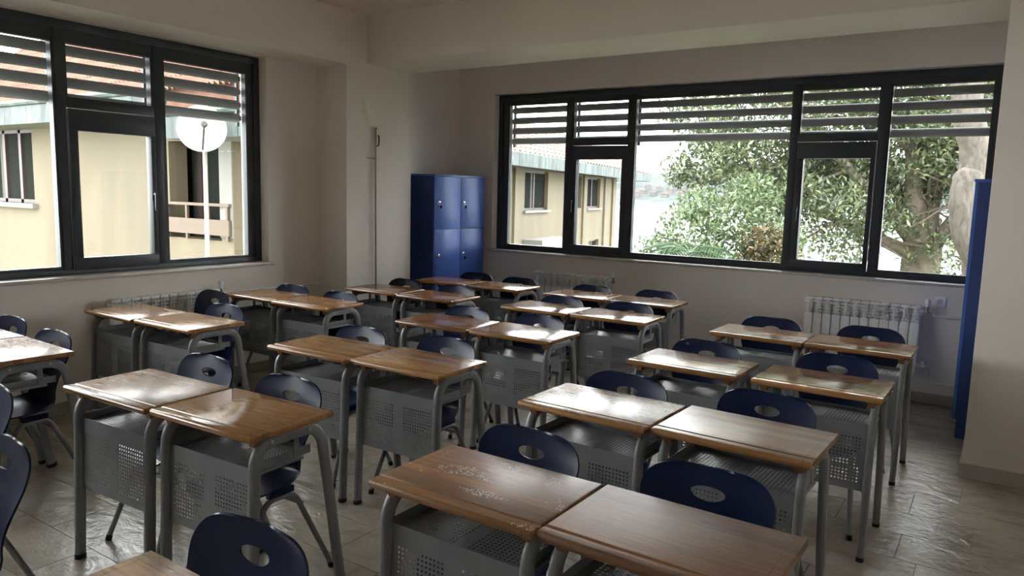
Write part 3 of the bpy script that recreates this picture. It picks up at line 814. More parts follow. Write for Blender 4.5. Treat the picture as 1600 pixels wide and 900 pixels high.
# ================================================================== school chairs
def catmull(pts, per=10):
    P = [Vector(p) for p in pts]; out = []
    for i in range(len(P) - 1):
        p0 = P[max(i - 1, 0)]; p1 = P[i]; p2 = P[i + 1]; p3 = P[min(i + 2, len(P) - 1)]
        for k in range(per):
            t = k / per
            out.append(0.5 * ((2 * p1) + (p2 - p0) * t + (2 * p0 - 5 * p1 + 4 * p2 - p3) * t * t + (3 * p1 - p0 - 3 * p2 + p3) * t ** 3))
    out.append(P[-1])
    return out
def chair_meshes():
    R = {}
    prof = catmull([(0.225, 0.845), (0.212, 0.79), (0.190, 0.70), (0.165, 0.615), (0.152, 0.54), (0.150, 0.49), (0.130, 0.452), (0.085, 0.437), (0.0, 0.430), (-0.10, 0.437), (-0.17, 0.442), (-0.205, 0.432), (-0.222, 0.408)], 8)
    # arc length
    L = [0.0]
    for a, b in zip(prof, prof[1:]): L.append(L[-1] + (b - a).length)
    tot = L[-1]
    NS, NT_ = 100, 48
    def at(s):
        for i in range(len(L) - 1):
            if L[i + 1] >= s - 1e-9:
                f = (s - L[i]) / max(1e-9, L[i + 1] - L[i])
                return prof[i].lerp(prof[i + 1], f), (prof[i + 1] - prof[i]).normalized()
        return prof[-1], (prof[-1] - prof[-2]).normalized()
    ks = [0, 0.05, 0.11, 0.20, 0.29, 0.36, 0.42, 0.50, 0.62, 0.74, tot]
    kw = [0.205, 0.213, 0.215, 0.195, 0.158, 0.146, 0.160, 0.192, 0.200, 0.195, 0.180]
    kc = [0.016, 0.022, 0.030, 0.036, 0.036, 0.034, 0.036, 0.026, 0.014, 0.006, 0.0]
    sm = lambda s, k: float(np.interp(s, ks, k))
    def smooth_w(s, k):
        return sum(sm(min(max(s + d, 0), tot), k) for d in np.linspace(-0.03, 0.03, 9)) / 9
    ha, hb, hs = 0.056, 0.0215, 0.082
    verts = []; inside = []
    for i in range(NS + 1):
        u = i / NS
        n0, n1 = 26, 8                      # finer rings where the ends round off
        if i <= n0: s = 0.0002 + 0.12 * (i / n0) ** 1.6
        elif i >= NS - n1: s = tot - 0.0002 - 0.07 * ((NS - i) / n1) ** 2.2
        else: s = 0.1202 + (tot - 0.1904) * (i - n0) / (NS - n1 - n0)
        c, tg = at(s)
        nrm = Vector((tg.y, -tg.x))       # towards the sitter
        if nrm.x > 0.3: nrm = -nrm
        if nrm.y < -0.5: nrm = -nrm
        w = smooth_w(s, kw); cv = smooth_w(s, kc)
        for r0, dist in ((0.135, s), (0.10, tot - s)):
            if dist < r0:
                q = 1 - (1 - dist / r0) ** 2.9
                w -= r0 * 1.15 * (1 - q ** (1 / 2.9)) * (1.0 if r0 > 0.12 else 0.9)
        w = max(w, 0.004)
        for j in range(NT_ + 1):
            t = -1 + 2 * j / NT_
            x = w * t
            y, z = c.x + nrm.x * cv * (t * t), c.y + nrm.y * cv * (t * t)
            rho = math.hypot(x / ha, (s - hs) / hb * (0.86 if s > hs else 1.1))
            inside.append(rho)
            verts.append([x, y, z, s])
    idx = lambda i, j: i * (NT_ + 1) + j
    keep = []; gone = set(); 
    for i in range(NS):
        for j in range(NT_):
            q = (idx(i, j), idx(i, j + 1), idx(i + 1, j + 1), idx(i + 1, j))
            if sum(inside[k] for k in q) / 4 < 1.0: gone.update(q)
            else: keep.append(q)
    used = set(k for q in keep for k in q)
    rim = gone & used
    for k in rim:
        x, y, z, s = verts[k]; r = inside[k]
        nx = x / r; ns = hs + (s - hs) / r
        c0, _ = at(s); c1, _ = at(ns)
        verts[k] = [nx, y + (c1.x - c0.x), z + (c1.y - c0.y), ns]
    bm = bmesh.new()
    bv = {k: bm.verts.new(verts[k][:3]) for k in used}
    for q in keep: bm.faces.new([bv[k] for k in q])
    bmesh.ops.recalc_face_normals(bm, faces=bm.faces)
    bmesh.ops.solidify(bm, geom=list(bm.faces), thickness=0.007)
    bmesh.ops.recalc_face_normals(bm, faces=bm.faces)
    me = bpy.data.meshes.new('seat_shell'); bm.to_mesh(me); bm.free()
    me.shade_smooth(); me.set_sharp_from_angle(angle=math.radians(50))
    R['shell'] = me
    # inverted-V side frames
    for s, n in ((-1, 'l'), (1, 'r')):
        p = fillet([(s * 0.195, -0.225, 0.012), (s * 0.150, -0.075, 0.395), (s * 0.150, 0.075, 0.395), (s * 0.195, 0.245, 0.012)], 0.07, 7)
        R['frame_' + n] = MB().tube(p, 0.0125, 12).mesh('side_frame', 40)
        mb = MB()
        R['foot_' + n] = [MB().tube([(s * 0.1955, sg, 0.0), (s * 0.1935, sg * 0.97, 0.026)], [0.0145, 0.0145], 12).mesh('foot_cap', 40) for sg in (-0.2262, 0.2462)]
    R['bar'] = MB().tube([(-0.157, 0, 0), (0.157, 0, 0)], 0.010, 10).mesh('crossbar', 40)
    mb = MB()
    mb.box(-0.013, 0.013, -0.06, 0.07, 0.404, 0.431, 0.004)
    R['mount'] = mb.mesh('seat_mount')
    R['shell'].materials.append(M['plastic']); R['mount'].materials.append(M['plastic'])
    for k in ('frame_l', 'frame_r', 'bar'): R[k].materials.append(M['metal'])
    for k in ('foot_l', 'foot_r'):
        for q in R[k]: q.materials.append(M['rubber'])
    return R
CM = chair_meshes()
def make_chair():
    t = thing('school_chair')
    obj('seat_shell', CM['shell'], None, t)
    for n in 'lr':
        f = obj('side_frame', CM['frame_' + n], None, t)
        for q in CM['foot_' + n]: obj('foot_cap', q, None, f)
    for y, z in ((-0.105, 0.335), (0.112, 0.335)):
        b = obj('crossbar', CM['bar'], None, t); b.location = (0, y, z)
    for s in (-1, 1):
        b = obj('seat_mount', CM['mount'], None, t); b.location.x = s * 0.15
    return t
CHAIRS = {
 'P0a': (-1.49, 1.14), 'P1a': (-1.335, 2.195), 'P1b': (-0.70, 2.22), 'P2a': (-1.42, 3.185), 'P2b': (-0.795, 3.27), 'P3a': (-1.40, 4.25), 'P3b': (-0.70, 4.34),
 'P4a': (-1.33, 5.41), 'P4b': (-0.69, 5.47), 'Q1a': (-3.215, 2.19), 'Q1b': (-2.575, 2.165), 'Q2a': (-3.22, 3.25), 'Q2b': (-2.615, 3.325), 'Q3a': (-3.22, 4.33),
 'Q3b': (-2.63, 4.37), 'Q4a': (-2.99, 5.31), 'Q4b': (-2.42, 5.38), 'Q5a': (-3.16, 6.17), 'Q5b': (-2.55, 6.25), 'R1a': (-5.05, 2.085), 'R1b': (-4.40, 2.03),
 'R2a': (-5.225, 3.615), 'R2b': (-4.55, 3.24), 'R3a': (-5.09, 4.29), 'R3b': (-4.47, 4.26), 'R4a': (-4.69, 5.30), 'R4b': (-4.05, 5.26), 'R5a': (-4.56, 6.25),
 'R5b': (-3.99, 6.20), 'Q0a': (-3.395, 1.325), 'Q0b': (-2.67, 1.06)}
proto_c = None
for key, (x, y) in CHAIRS.items():
    if proto_c is None: c = proto_c = make_chair()
    else: c = copy_tree(proto_c)
    a = random.uniform(-0.04, 0.04)
    c.location = (x + 0.222 * math.sin(a), y - 0.222 * math.cos(a), 0); c.rotation_euler = (0, 0, a)
    k, r, s = key[0], int(key[1]), key[2]
    lr = 'left' if s == 'a' else 'right'
    if key == 'Q0b': lab = 'navy plastic chair cut off by lower left picture edge'
    elif key == 'Q0a': lab = 'navy plastic chair at left picture edge, just above the lowest one there'
    elif key == 'P0a': lab = 'navy plastic chair at bottom edge, behind the cut-off desk corner'
    elif key == 'R2a': lab = 'navy plastic chair pulled back beside the left wall radiator'
    else: lab = 'navy plastic chair at %s desk of pair, %s, %s' % (lr, COLN[k], ROWN[r])
    tag(c, lab, 'chair', 'navy school chairs with grey tube legs')
#@@OUTSIDE
# ================================================================== outside
def m_stucco(name, c1, c2):
    m = mat(name, c1, 0.85); t = NT(m); v = t.coord('Object')
    n = t.noise(t.coord('Object', (1, 1, 0.35)), 0.9, 6, 0.6, 0.6)
    t.base(t.ramp(n, [(0.3, c2), (0.6, c1)])); t.bump(t.noise(v, 30, 4), 0.2, 0.01)
    return m
M['stucco'] = m_stucco('yellow_stucco', (0.120, 0.098, 0.062), (0.092, 0.076, 0.050))
M['white_stucco'] = m_stucco('white_stucco', (0.17, 0.163, 0.15), (0.14, 0.133, 0.124))
M['brown'] = mat('brown_window_frame', (0.045, 0.026, 0.022), 0.5)
M['dark_glass'] = mat('dark_window_glass', (0.016, 0.018, 0.016), 0.9, 0.0, 0.0)
M['curtain'] = mat('pale_curtain', (0.06, 0.057, 0.05), 0.9)
M['tan'] = mat('tan_panel', (0.085, 0.056, 0.034), 0.6)
M['stone'] = mat('stone_sill', (0.16, 0.15, 0.132), 0.7)
def m_copper():
    m = mat('green_copper', (0.1, 0.17, 0.14), 0.6); t = NT(m)
    t.base(t.ramp(t.noise(t.coord('Object', (1, 1, 0.3)), 2.5, 6, 0.7, 1.0), [(0.40, (0.010, 0.015, 0.014)), (0.5, (0.026, 0.042, 0.038)), (0.62, (0.060, 0.085, 0.077))]))
    return m
M['copper'] = m_copper()
def m_roof():
    m = mat('terracotta', (0.32, 0.13, 0.07), 0.8); t = NT(m)
    t.base(t.ramp(t.noise(t.coord('Object'), 4, 5, 0.6), [(0.3, (0.085, 0.037, 0.022)), (0.55, (0.13, 0.063, 0.039)), (0.8, (0.16, 0.10, 0.07))]))
    return m
M['roof'] = m_roof()
M['dish'] = mat('white_dish', (0.30, 0.30, 0.29), 0.4)
M['mast'] = mat('galvanised_mast', (0.30, 0.29, 0.27), 0.5, 0.3)

def tile_roof(mb, P0, along, up, nal, nup, wave=0.11, step=0.02, length=0.38):
    """barrel-tile slope: waves along the eave, small steps up the slope"""
    P0, along, up = Vector(P0), Vector(along), Vector(up)
    La, Lu = along.length, up.length
    a, u = along.normalized(), up.normalized(); n = a.cross(u).normalized()
    if n.z < 0: n = -n
    nx = int(La / wave) * 4; ny = max(1, int(Lu / length))
    rows = []
    for j in range(ny):
        for e in (0, 1):
            rows.append((min((j + e) * length, Lu), step * (1 - e)))
    verts = []
    for (d, h) in rows:
        for i in range(nx + 1):
            verts.append(P0 + a * (La * i / nx) + u * d + n * (h + 0.032 * math.sin(i * math.pi / 2)))
    faces = []
    W = nx + 1
    for j in range(len(rows) - 1):
        for i in range(nx):
            faces.append((j * W + i, j * W + i + 1, (j + 1) * W + i + 1, (j + 1) * W + i))
    mb.add(verts, faces)

def house_window(root, mp, s0, s1, z0, z1, leaves=2, curtain=True, sill=True, depth=0.12):
    """a window set in a facade; mp(s, d, z): d>0 is inward"""
    def bx(n, a, b, d0, d1, c, e, m, par):
        p = [mp(x, d, z) for x in (a, b) for d in (d0, d1) for z in (c, e)]
        o = MB(); o.add([mp(a, d0, c), mp(b, d0, c), mp(b, d1, c), mp(a, d1, c), mp(a, d0, e), mp(b, d0, e), mp(b, d1, e), mp(a, d1, e)],
                        [(0, 3, 2, 1), (4, 5, 6, 7), (0, 1, 5, 4), (1, 2, 6, 5), (2, 3, 7, 6), (3, 0, 4, 7)])
        return o.build(n, m, par)
    w = MB()
    def add(a, b, d0, d1, c, e):
        w.add([mp(a, d0, c), mp(b, d0, c), mp(b, d1, c), mp(a, d1, c), mp(a, d0, e), mp(b, d0, e), mp(b, d1, e), mp(a, d1, e)],
              [(0, 3, 2, 1), (4, 5, 6, 7), (0, 1, 5, 4), (1, 2, 6, 5), (2, 3, 7, 6), (3, 0, 4, 7)])
    t = 0.07
    add(s0, s1, depth - 0.05, depth + 0.03, z1 - t, z1); add(s0, s1, depth - 0.05, depth + 0.03, z0, z0 + t)
    add(s0, s0 + t, depth - 0.05, depth + 0.03, z0, z1); add(s1 - t, s1, depth - 0.05, depth + 0.03, z0, z1)
    for k in range(1, leaves):
        c = s0 + (s1 - s0) * k / leaves; add(c - 0.05, c + 0.05, depth - 0.05, depth + 0.03, z0, z1)
    f = w.build('window', M['brown'], root)
    for k in range(leaves):
        a = s0 + (s1 - s0) * k / leaves + t * 0.6; b = s0 + (s1 - s0) * (k + 1) / leaves - t * 0.6
        bx('pane', a, b, depth, depth + 0.01, z0 + t, z1 - t, M['dark_glass'], f)
    if curtain:
        a = s0 + (s1 - s0) * 0.5; bx('curtain', a - 0.25, a + 0.02, depth - 0.012, depth - 0.002, z0 + t, z1 - t, M['curtain'], f)
    if sill: bx('window_sill', s0 - 0.12, s1 + 0.12, -0.10, 0.05, z0 - 0.08, z0, M['stone'], root)

def facade(mp, s0, s1, z0, z1, openings, thick):
    """wall slab with rectangular openings, as boxes"""
    mb = MB()
    def add(a, b, c, e, d0=0.0, d1=None):
        d1 = thick if d1 is None else d1
        mb.add([mp(a, d0, c), mp(b, d0, c), mp(b, d1, c), mp(a, d1, c), mp(a, d0, e), mp(b, d0, e), mp(b, d1, e), mp(a, d1, e)],
               [(0, 3, 2, 1), (4, 5, 6, 7), (0, 1, 5, 4), (1, 2, 6, 5), (2, 3, 7, 6), (3, 0, 4, 7)])
    cuts = sorted(set([s0, s1] + [o[0] for o in openings] + [o[1] for o in openings]))
    for a, b in zip(cuts, cuts[1:]):
        m_ = (a + b) / 2
        ops = sorted((o[2], o[3]) for o in openings if o[0] <= m_ <= o[1])
        z = z0
        for lo, hi in ops:
            if lo > z: add(a, b, z, lo)
            z = hi
        if z1 > z: add(a, b, z, z1)
    return mb

# ---- neighbouring house seen through the left window (facade faces -y)
A = tag(thing('neighbour_house', (-14, 6.5, -4)), 'yellow stuccoed neighbouring house with tiled roof seen through the left window', 'building')
lA = Vector(A.location)
mpA = lambda s, d, z: tuple(Vector((s, 6.5 + d, z)) - lA)
opsA = [(-17.3, -14.74, 1.27, 2.62), (-10.50, -9.26, 0.90, 2.32), (-21.5, -19.6, 1.27, 2.64)]
facade(mpA, -24, -8.98, -4, 2.72, opsA, 0.3).build('wall', M['stucco'], A)
house_window(A, mpA, -17.3, -14.74, 1.27, 2.62, 4)
house_window(A, mpA, -21.5, -19.6, 1.27, 2.64, 2)
# side wall and back
mb = MB()
mb.add([mpA(-9.28, 0.3, -4), mpA(-8.98, 0.3, -4), mpA(-8.98, 6, -4), mpA(-9.28, 6, -4), mpA(-9.28, 0.3, 2.72), mpA(-8.98, 0.3, 2.72), mpA(-8.98, 6, 2.72), mpA(-9.28, 6, 2.72)], [(0, 3, 2, 1), (4, 5, 6, 7), (0, 1, 5, 4), (1, 2, 6, 5), (2, 3, 7, 6), (3, 0, 4, 7)])
mb.build('side_wall', M['white_stucco'], A)
facade(mpA, -9.26, -8.98, 0.95, 2.7, [], -0.02).build('corner_pier', M['white_stucco'], A)
# balcony recess with its door
mb = MB()
def abox(mb, x0, x1, d0, d1, z0, z1): mb.box(x0 - lA.x, x1 - lA.x, d0, d1, z0 - lA.z, z1 - lA.z)
mb = MB(); abox(mb, -11.5, -9.28, 0.62, 0.75, -0.2, 2.72); mb.build('recess_wall', M['white_stucco'], A)
mb = MB(); abox(mb, -11.6, -11.4, 0.3, 0.7, -0.2, 2.72); mb.build('recess_side', M['stucco'], A)
mb = MB(); abox(mb, -11.4, -9.28, 0.3, 0.62, -0.2, 0.0); mb.build('balcony_floor', M['stone'], A)
mpD = lambda s, d, z: tuple(Vector((s, 6.5 + 0.48 + d, z)) - lA)
house_window(A, mpD, -11.05, -9.86, 0.05, 2.55, 2, True, False, 0.05)
mb = MB(); abox(mb, -10.52, -9.0, -0.07, -0.03, 0.98, 1.20); mb.build('balcony_panel', M['tan'], A)
mb = MB(); abox(mb, -10.52, -9.0, -0.07, -0.02, 1.39, 1.43); mb.build('balcony_rail', M['tan'], A)
for x in (-10.48, -10.0, -9.5, -9.05):
    mb = MB(); abox(mb, x - 0.02, x + 0.02, -0.065, -0.025, 0.90, 1.42); mb.build('balcony_post', M['tan'], A)
# eaves: soffit, green copper fascia in sheets, barrel-tile roof; lower over the balcony
for x0, x1, dz in ((-24.5, -9.6, 0.0), (-9.6, -7.4, -0.32)):
    mb = MB(); abox(mb, x0, x1, -0.55, 0.3, 2.61 + dz, 2.64 + dz); mb.build('eave_soffit', M['stone'], A)
    x = x0
    while x < x1 - 0.05:
        mb = MB(); abox(mb, x + 0.004, min(x + 0.78, x1), -0.60, -0.55, 2.61 + dz, 2.94 + dz); mb.build('fascia_sheet', M['copper'], A); x += 0.785
    mb = MB(); mb.tube([tuple(Vector((x0, 5.9, 2.95 + dz)) - lA), tuple(Vector((x1, 5.9, 2.95 + dz)) - lA)], 0.05, 8); mb.build('gutter', M['copper'], A, smooth=40)
for x0, x1, z_, up_ in ((-19.6, -7.4, 2.95, (0, 3.75, 2.5)), (-24.5, -19.6, 2.95, (0, 2.6, 1.15)), (-9.6, -7.4, 2.63, (0, 0.12, 0.34))):
    rf = MB(); tile_roof(rf, Vector((x0, 5.92, z_)) - lA, (x1 - x0, 0, 0), up_, 0, 0)
    rf.build('roof_tiles', M['roof'], A, smooth=60)
mb = MB(); abox(mb, -24.5, -8.5, 3.1, 6.0, 2.72, 4.0); mb.build('attic_wall', M['stucco'], A)

# satellite dish on a mast standing in front of the balcony
t = tag(thing('satellite_dish', (-8.42, 5.7, -4)), 'white round satellite dish on a mast in front of the balcony', 'satellite dish')
MB().tube([(0, 0, 0), (0, 0, 6.36)], 0.028, 12).build('mast', M['mast'], t, smooth=40)
prof = [(0.0, 0.0)] + [(0.28 * k / 8, 0.07 * (k / 8) ** 2) for k in range(1, 9)] + [(0.29, 0.08), (0.285, 0.086)] + [(0.275 * k / 8, 0.07 * (k / 8) ** 2 + 0.012) for k in range(8, 0, -1)] + [(0.0, 0.012)]
d = MB().lathe([(r_, -h_) for r_, h_ in prof], (0, 0, 0), 'y', 32).build('reflector', M['dish'], t, smooth=40)
d.location = (0.03, -0.05, 6.36); d.rotation_euler = (math.radians(-8), 0, math.radians(55))
MB().tube([(0, -0.06, -0.27), (0.03, -0.28, 0.01)], 0.012, 8).build('feed_arm', M['dark'], d, smooth=40)
MB().lathe([(0.03, -0.05), (0.04, 0.0), (0.03, 0.06)], (0.03, -0.28, 0.01), 'y', 12).build('receiver', M['curtain'], d, smooth=40)

# ---- wing of the yellow house farther off, seen through the back window
P1 = Vector((-13.2, 20.0, 0)); dd = Vector((-3.6, 17.0, 0)).normalized(); nn = Vector((dd.y, -dd.x, 0))
B = tag(thing('yellow_house_wing', (-13.2, 20.0, -6)), 'yellow house wing with green copper fascia seen through the back window', 'building')
lB = Vector(B.location)
mpB = lambda s, d, z: tuple(P1 + dd * s - nn * d + Vector((0, 0, z)) - lB)
opsB = [(0.88, 3.25, 1.12, 2.46), (6.6, 7.55, 1.15, 2.44), (8.4, 10.5, 1.13, 2.44), (8.9, 10.55, -1.6, -0.28), (5.0, 6.6, -1.6, -0.28)]
facade(mpB, -4, 13.15, -6, 2.58, opsB, 0.35).build('wall', M['stucco'], B)
for i, (a, b, c, d_) in enumerate(opsB): house_window(B, mpB, a, b, c, d_, 2, i in (0, 3), i != 1, 0.16)
def bbox(mb, s0, s1, d0, d1, z0, z1):
    mb.add([mpB(s0, d0, z0), mpB(s1, d0, z0), mpB(s1, d1, z0), mpB(s0, d1, z0), mpB(s0, d0, z1), mpB(s1, d0, z1), mpB(s1, d1, z1), mpB(s0, d1, z1)],
           [(0, 3, 2, 1), (4, 5, 6, 7), (0, 1, 5, 4), (1, 2, 6, 5), (2, 3, 7, 6), (3, 0, 4, 7)])
for s0, s1 in ((7.65, 8.1), (11.1, 11.9), (12.6, 13.15), (-0.2, 0.25)):
    mb = MB(); bbox(mb, s0, s1, -0.09, 0.02, -6, 2.58); mb.build('pilaster', M['stucco'], B)
mb = MB(); bbox(mb, 12.85, 13.15, 0.35, 8, -6, 2.58); mb.build('end_wall', M['stucco'], B)
mb = MB(); bbox(mb, -4, 13.15, 7.6, 8, -6, 2.58); mb.build('rear_wall', M['stucco'], B)
mb = MB(); bbox(mb, 0.8, 3.9, -0.7, -0.02, -0.45, 0.16); mb.build('canopy', M['white_stucco'], B)
mb = MB(); bbox(mb, -4.5, 17.5, -0.8, 8.6, 2.50, 2.56); mb.build('eave_soffit', M['brown'], B)
s = -4.5
while s < 17.4:
    mb = MB(); bbox(mb, s + 0.01, min(s + 0.86, 17.5), -0.86, -0.80, 2.48, 2.88); mb.build('fascia_sheet', M['copper'], B); s += 0.87
s = -0.8
while s < 8.6:
    mb = MB(); bbox(mb, 17.5, 17.56, s + 0.01, s + 0.86, 2.48, 2.88); mb.build('fascia_sheet', M['copper'], B); s += 0.87
rf = MB()
tile_roof(rf, mpB(-4.5, -0.84, 2.88), Vector(mpB(17.5, 0, 0)) - Vector(mpB(-4.5, 0, 0)), Vector(mpB(0, 4.7, 2.1)) - Vector(mpB(0, 0, 0)), 0, 0, 0.42, 0.03, 0.5)
rf.build('roof_tiles', M['roof'], B, smooth=60)

# ---- far ground, water and hill
def m_water():
    m = mat('strait_water', (0.10, 0.16, 0.18), 0.18); t = NT(m)
    t.bump(t.noise(t.coord('Object', (0.5, 1.2, 1)), 0.6, 5), 0.25, 0.3)
    return m
sea = MB().box(-1800, 1200, 42, 1450, -12.2, -12).build('sea', m_water()); structure(sea)
def m_ground():
    m = mat('garden_ground', (0.12, 0.13, 0.06), 0.9); t = NT(m)
    t.base(t.ramp(t.noise(t.coord('Object'), 0.6, 6), [(0.35, (0.06, 0.085, 0.03)), (0.55, (0.13, 0.14, 0.07)), (0.75, (0.25, 0.23, 0.18))]))
    return m
structure(MB().box(-70, 60, -30, 42.5, -6.5, -6.0).build('garden_ground', m_ground()))
def hill_height(x, y):
    d = (y - 1150) / 420.0
    h = 118 * math.exp(-max(0, (1500 - y)) ** 2 / 220.0 ** 2) * (0.78 + 0.16 * math.sin(x * 0.0047 + 1.3) + 0.08 * math.sin(x * 0.0131) + 0.05 * math.sin(x * 0.031 + y * 0.02))
    return h - 14
xs = np.linspace(-1700, 500, 150); ys = np.linspace(1080, 1700, 44)
vv = [(x, y, hill_height(x, y) + 3.0 * random.random()) for y in ys for x in xs]
ff = [(j * 150 + i, j * 150 + i + 1, (j + 1) * 150 + i + 1, (j + 1) * 150 + i) for j in range(43) for i in range(149)]
def m_hill():
    m = mat('wooded_hill', (0.05, 0.08, 0.04), 0.9); t = NT(m); v = t.coord('Object')
    t.base(t.ramp(t.noise(v, 0.035, 8, 0.75), [(0.40, (0.005, 0.011, 0.012)), (0.52, (0.014, 0.024, 0.023)), (0.64, (0.038, 0.05, 0.044))]))
    return m
h = MB(); h.add(vv, ff); structure(h.build('hill', m_hill(), smooth=80))
# houses scattered on the far shore
hw = mat('far_house_wall', (0.09, 0.085, 0.078), 0.8); hr = mat('far_house_roof', (0.045, 0.03, 0.024), 0.8)
words = ['first', 'second', 'third', 'fourth', 'fifth', 'sixth', 'seventh', 'eighth', 'ninth', 'tenth']
for i in range(10):
    an = math.radians(-24.2 + i * 0.42)
    y = 1215 + (i * 37 % 90); x = y * math.tan(an)
    z = hill_height(x, y) - 2
    t = tag(thing('shore_house', (x, y, z), random.uniform(-.4, .4)), 'tiny pale far-shore house below the wooded hill across the water, %s from left' % words[i], 'house', 'houses on the far shore')
    w_, d_, h_ = random.uniform(9, 15), 9, random.uniform(7, 12)
    MB().box(-w_ / 2, w_ / 2, -d_ / 2, d_ / 2, 0, h_).build('wall', hw, t)
    r_ = MB(); r_.add([(-w_ / 2 - .6, -d_ / 2 - .6, h_), (w_ / 2 + .6, -d_ / 2 - .6, h_), (w_ / 2 + .6, d_ / 2 + .6, h_), (-w_ / 2 - .6, d_ / 2 + .6, h_), (-w_ / 4, 0, h_ + 3), (w_ / 4, 0, h_ + 3)],
                      [(3, 2, 1, 0), (0, 1, 5, 4), (1, 2, 5), (2, 3, 4, 5), (3, 0, 4)])
    r_.build('roof', hr, t)

# ---- vegetation
def m_leaf(name, c0, c1, c2, rough=0.35, trans=0.25):
    m = mat(name, c1, rough); t = NT(m)
    info = t.new('ShaderNodeTexWhiteNoise', noise_dimensions='1D')
    at_ = t.new('ShaderNodeAttribute'); at_.attribute_name = 'leaf'
    col_ = t.ramp(at_.outputs['Fac'], [(0.0, c0), (0.55, c1), (0.93, c2), (1.0, tuple(min(1, k * 1.6) for k in c2))])
    t.base(col_)
    tr = t.new('ShaderNodeBsdfTranslucent'); t.link(col_, tr.inputs['Color'])
    mx = t.new('ShaderNodeMixShader'); mx.inputs[0].default_value = trans
    out = [n for n in t.n if n.type == 'OUTPUT_MATERIAL'][0]
    t.link(t.b.outputs[0], mx.inputs[1]); t.link(tr.outputs[0], mx.inputs[2]); t.link(mx.outputs[0], out.inputs['Surface'])
    return m
M['magnolia'] = m_leaf('magnolia_leaf', (0.042, 0.062, 0.034), (0.095, 0.125, 0.062), (0.20, 0.215, 0.11))
M['shrub'] = m_leaf('shrub_leaf', (0.06, 0.095, 0.045), (0.125, 0.175, 0.085), (0.24, 0.29, 0.16))
M['rust'] = m_leaf('rusty_leaf', (0.06, 0.05, 0.025), (0.095, 0.085, 0.04), (0.17, 0.10, 0.045))
M['palm'] = m_leaf('palm_leaf', (0.05, 0.09, 0.04), (0.09, 0.14, 0.065), (0.17, 0.22, 0.12), 0.4, 0.2)
def m_bark(name, c1, c2, sc):
    m = mat(name, c1, 0.85); t = NT(m); v = t.coord('Object', (1, 1, 0.4))
    n = t.noise(v, sc, 6, 0.65, 0.8)
    t.base(t.ramp(n, [(0.3, c2), (0.6, c1)])); t.bump(n, 0.6, 0.03)
    return m
M['bark'] = m_bark('dark_bark', (0.13, 0.105, 0.08), (0.055, 0.045, 0.035), 7)
M['pale_bark'] = m_bark('pale_bark', (0.10, 0.086, 0.071), (0.032, 0.026, 0.021), 13)

def leaves(name, centers, radii, count, size, m, parent, aspect=0.42, up=0.35):
    """one mesh of many folded leaves gathered in sprays around the given centres"""
    C = np.array(centers, float); R_ = np.array(radii, float)
    k = np.random.choice(len(C), count, p=R_ ** 2 / np.sum(R_ ** 2))
    dirv = np.random.normal(size=(count, 3)); dirv /= np.linalg.norm(dirv, axis=1)[:, None]
    rad = R_[k] * np.random.uniform(0.25, 1.0, count) ** 0.6
    P = C[k] + dirv * rad[:, None] * np.array([1, 1, 0.75])
    ax = dirv * 0.6 + np.random.normal(size=(count, 3)) * 0.7 + np.array([0, 0, up]); ax /= np.linalg.norm(ax, axis=1)[:, None]
    nz = np.random.normal(size=(count, 3)) * 0.6 + np.array([0, 0, 1.0])
    sd = np.cross(ax, nz); sd /= np.linalg.norm(sd, axis=1)[:, None]
    nr = np.cross(sd, ax)
    L = size * np.random.uniform(0.6, 1.25, count)
    W = L * aspect * 0.5
    v = np.empty((count, 4, 3))
    v[:, 0] = P; v[:, 2] = P + ax * L[:, None] - nr * (L * 0.12)[:, None]
    mid = P + ax * (L * 0.5)[:, None]
    v[:, 1] = mid + sd * W[:, None] + nr * (W * 0.35)[:, None]; v[:, 3] = mid - sd * W[:, None] + nr * (W * 0.35)[:, None]
    me = bpy.data.meshes.new(name)
    me.vertices.add(count * 4); me.vertices.foreach_set('co', v.reshape(-1))
    tri = (np.arange(count)[:, None] * 4 + np.array([0, 1, 2, 0, 2, 3])[None]).reshape(-1).astype(np.int32)
    me.loops.add(len(tri)); me.loops.foreach_set('vertex_index', tri)
    me.polygons.add(count * 2); me.polygons.foreach_set('loop_start', np.arange(0, count * 6, 3, dtype=np.int32))
    me.update(calc_edges=True)
    at_ = me.attributes.new('leaf', 'FLOAT', 'POINT')
    at_.data.foreach_set('value', np.repeat(np.random.random(count), 4).astype(np.float32))
    o = obj(name, me, m, parent); o['kind'] = 'stuff'
    return o
def limb(mb, p0, p1, r0, r1, wob=0.12, n=7, seg=8):
    p0, p1 = Vector(p0), Vector(p1); L = (p1 - p0).length
    pts = []; rs = []
    off = Vector((0, 0, 0))
    for i in range(n + 1):
        t = i / n
        if 0 < i < n: off = off + Vector((random.uniform(-1, 1), random.uniform(-1, 1), random.uniform(-.5, .5))) * wob * L / n
        pts.append(p0.lerp(p1, t) + off * (1 - t * 0.5)); rs.append(r0 + (r1 - r0) * t)
    mb.tube(pts, rs, seg)
    return pts

